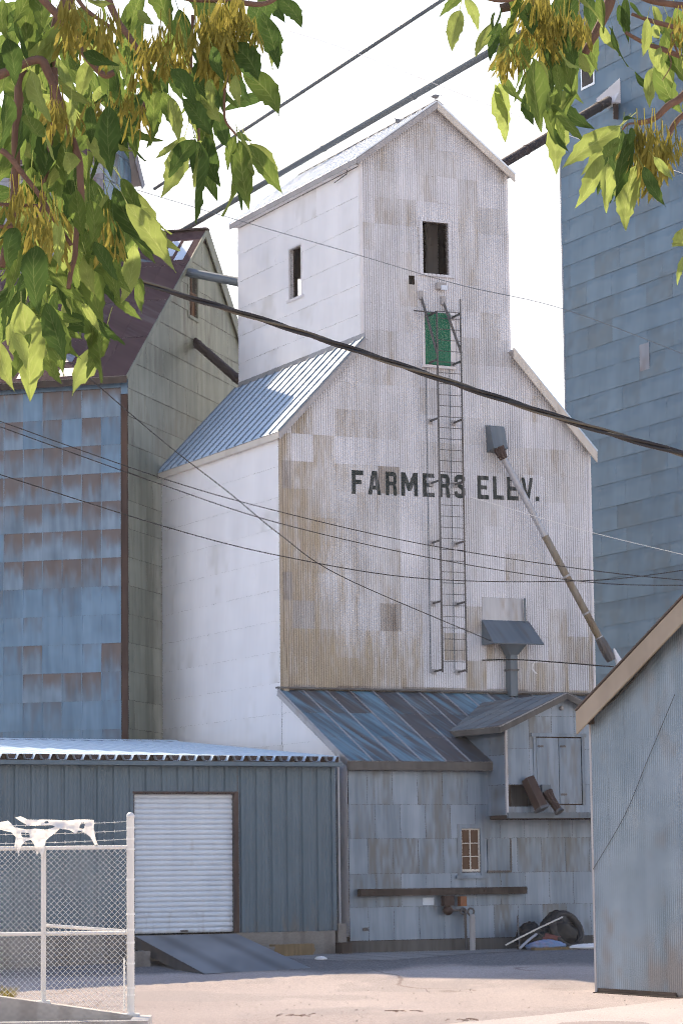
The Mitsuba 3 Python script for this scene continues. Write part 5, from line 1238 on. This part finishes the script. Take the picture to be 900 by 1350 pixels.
def box_elder(lab, leaves, branches, seeds, fills, nfill, trunk, crown, Y0, seed, back):
    r = random.Random(seed)
    t = thing('box_elder_tree', lab, 'tree')
    put(t, 'trunk', tube(bez(trunk[0], 6), np.interp(np.linspace(0, 1, (len(trunk[0]) - 1) * 6 + 1), np.linspace(0, 1, len(trunk[1])), trunk[1]), 14), 'trunk_bark', smooth=True)
    for lim in trunk[2]:
        pts = bez(lim[0], 5); put(t, 'limb', tube(pts, np.linspace(lim[1], lim[2], len(pts)), 9), 'trunk_bark', smooth=True)
    for pts, r0, r1 in branches:
        P = bez(np.array(pts) / 1000., 5); q = meshkit.noise(P * 30 + seed)[:, None] - .5
        P = P + q * np.array([.006, .006, .0]); rad = np.linspace(r0, r1, len(P)) / 1000. * (1 + .25 * (meshkit.noise(P * 60)[:] - .5))
        put(t, 'branch', tube(P, rad, 8), 'twig_bark', smooth=True)
    for x0, y0, z0, x1, y1, z1, w, tone in leaves:
        leaf_entry(t, 'leaf', np.array([x0, y0, z0]) / 1000., np.array([x1, y1, z1]) / 1000., w / 100. + r.uniform(-.03, .03), tone, r)
    n = 0
    for poly, cnt in zip(fills, nfill):
        p = Polygon(poly); x0, z0, x1, z1 = p.bounds; c = 0
        while c < cnt:
            x, z = r.uniform(x0, x1), r.uniform(z0, z1)
            if not p.contains(shapely.Point(x, z)): continue
            c += 1; ln = r.uniform(.060, .125); a = r.gauss(0, .55); Y = Y0 + r.uniform(-.15, .6)
            b = np.array([x / 1000., Y, z / 1000. + .02]); d = np.array([math.sin(a), r.uniform(-.4, .4), -math.cos(a)])
            leaf_entry(t, 'leaf', b, b + d * ln, r.choice([.27, .32, .38]), r.choice([0, 0, 0, 1, 1, 2, 2]), r)
    for x0, y0, z0, x1, y1, z1, cnt in seeds:
        left = cnt
        while left > 0:
            q = min(left, 3); left -= q
            xa = r.uniform(min(x0, x1), max(x0, x1)) / 1000.; wd = .022
            zt = max(z0, z1) / 1000. - r.uniform(0, .45) * abs(z0 - z1) / 1000.; zb = max(zt - r.uniform(.07, .11), min(z0, z1) / 1000. - .01)
            m, uv = samara_bunch(xa - wd, zt, xa + wd, zb, y0 / 1000. + r.uniform(-.08, .08), r, 9 * q)
            put(t, 'seed_cluster', m, 'samara', uv=uv)

    # more of the same foliage farther back among the twigs
    def behind():
        q = r.choice(fills[:1]); p = Polygon(q); x0, z0, x1, z1 = p.bounds
        for _ in range(60):
            x, z = r.uniform(x0, x1), r.uniform(z0, z1)
            if p.contains(shapely.Point(x, z)):
                Y = Y0 + r.uniform(.5, 1.3); k = Y / Y0
                return np.array([x / 1000. * k, Y, 2 + (z / 1000. - 2) * k])
        return None
    m, uv = leaf_cloud(back, behind, seed + 5, r)
    put(t, 'inner_foliage', m, 'leaf_green', smooth=True, uv=uv, kind='stuff')

    def place():
        for _ in range(40):
            c = np.array([r.gauss(crown[0][0], crown[1][0]), r.gauss(crown[0][1], crown[1][1]), r.gauss(crown[0][2], crown[1][2])])
            if not in_view(c, 130) and c[1] > 1.5: return c
        return None
    m, uv = leaf_cloud(crown[2], place, seed, r)
    put(t, 'crown', m, 'leaf_green', smooth=True, uv=uv, kind='stuff')


box_elder('leafy tree with hanging seed clusters filling the upper left, its branches close to the viewer', LEAF_L, BR_L, SEED_L, FILL_L, (185, 30),
          ([(-1.75, 5.6, -.5), (-1.65, 5.5, 1.2), (-1.5, 5.4, 2.6), (-1.35, 5.3, 4.2), (-1.2, 5.2, 5.6)], [.19, .15, .13, .10, .05],
           [([(-1.45, 5.35, 3.0), (-1.0, 5.0, 3.7), (-.6, 4.75, 3.75), (-.30, 4.65, 3.55)], .05, .018), ([(-1.4, 5.3, 3.6), (-.9, 5.1, 4.4), (-.3, 4.9, 4.5), (.1, 4.8, 4.1)], .05, .012), ([(-1.5, 5.4, 2.7), (-1.0, 5.0, 3.25), (-.62, 4.7, 3.33)], .035, .010)]),
          ((-1.5, 5.0, 4.9), (.70, .75, .65), 1500), 4.75, 11, 150)
box_elder('leafy tree with hanging seed clusters in the upper right, before the blue tower', LEAF_R, BR_R, SEED_R, FILL_R, (34, 10),
          ([(1.95, 6.0, -.5), (1.9, 5.9, 1.5), (1.8, 5.8, 3.0), (1.6, 5.6, 4.6), (1.5, 5.5, 5.6)], [.17, .14, .12, .08, .04],
           [([(1.85, 5.8, 2.7), (1.3, 5.3, 3.3), (.9, 5.0, 3.45), (.66, 4.9, 3.37)], .04, .010), ([(1.75, 5.7, 3.4), (1.1, 5.2, 4.0), (.65, 4.95, 3.9), (.48, 4.9, 3.62)], .04, .012), ([(1.1, 5.2, 4.0), (.7, 5.0, 3.95), (.4, 4.95, 3.6), (.30, 4.95, 3.56)], .02, .008)]),
          ((1.7, 5.2, 4.9), (.65, .75, .6), 1100), 5.0, 12, 16)

# ================================================================ thin haze added to lift the dark tones
scene['haze_air'] = {'type': 'homogeneous', 'albedo': {'type': 'rgb', 'value': [.95, .95, .95]}, 'sigma_t': .00018}
scene['haze'] = {'type': 'cube', 'to_world': T4().translate([0, 200, 20]).scale([950, 950, 22]), 'bsdf': {'type': 'null'}, 'interior': {'type': 'ref', 'id': 'haze_air'}}
labels['haze'] = {'label': 'thin haze added over the whole yard to lift the dark tones', 'category': 'haze', 'kind': 'stuff'}
scene['camera']['medium'] = {'type': 'ref', 'id': 'haze_air'}
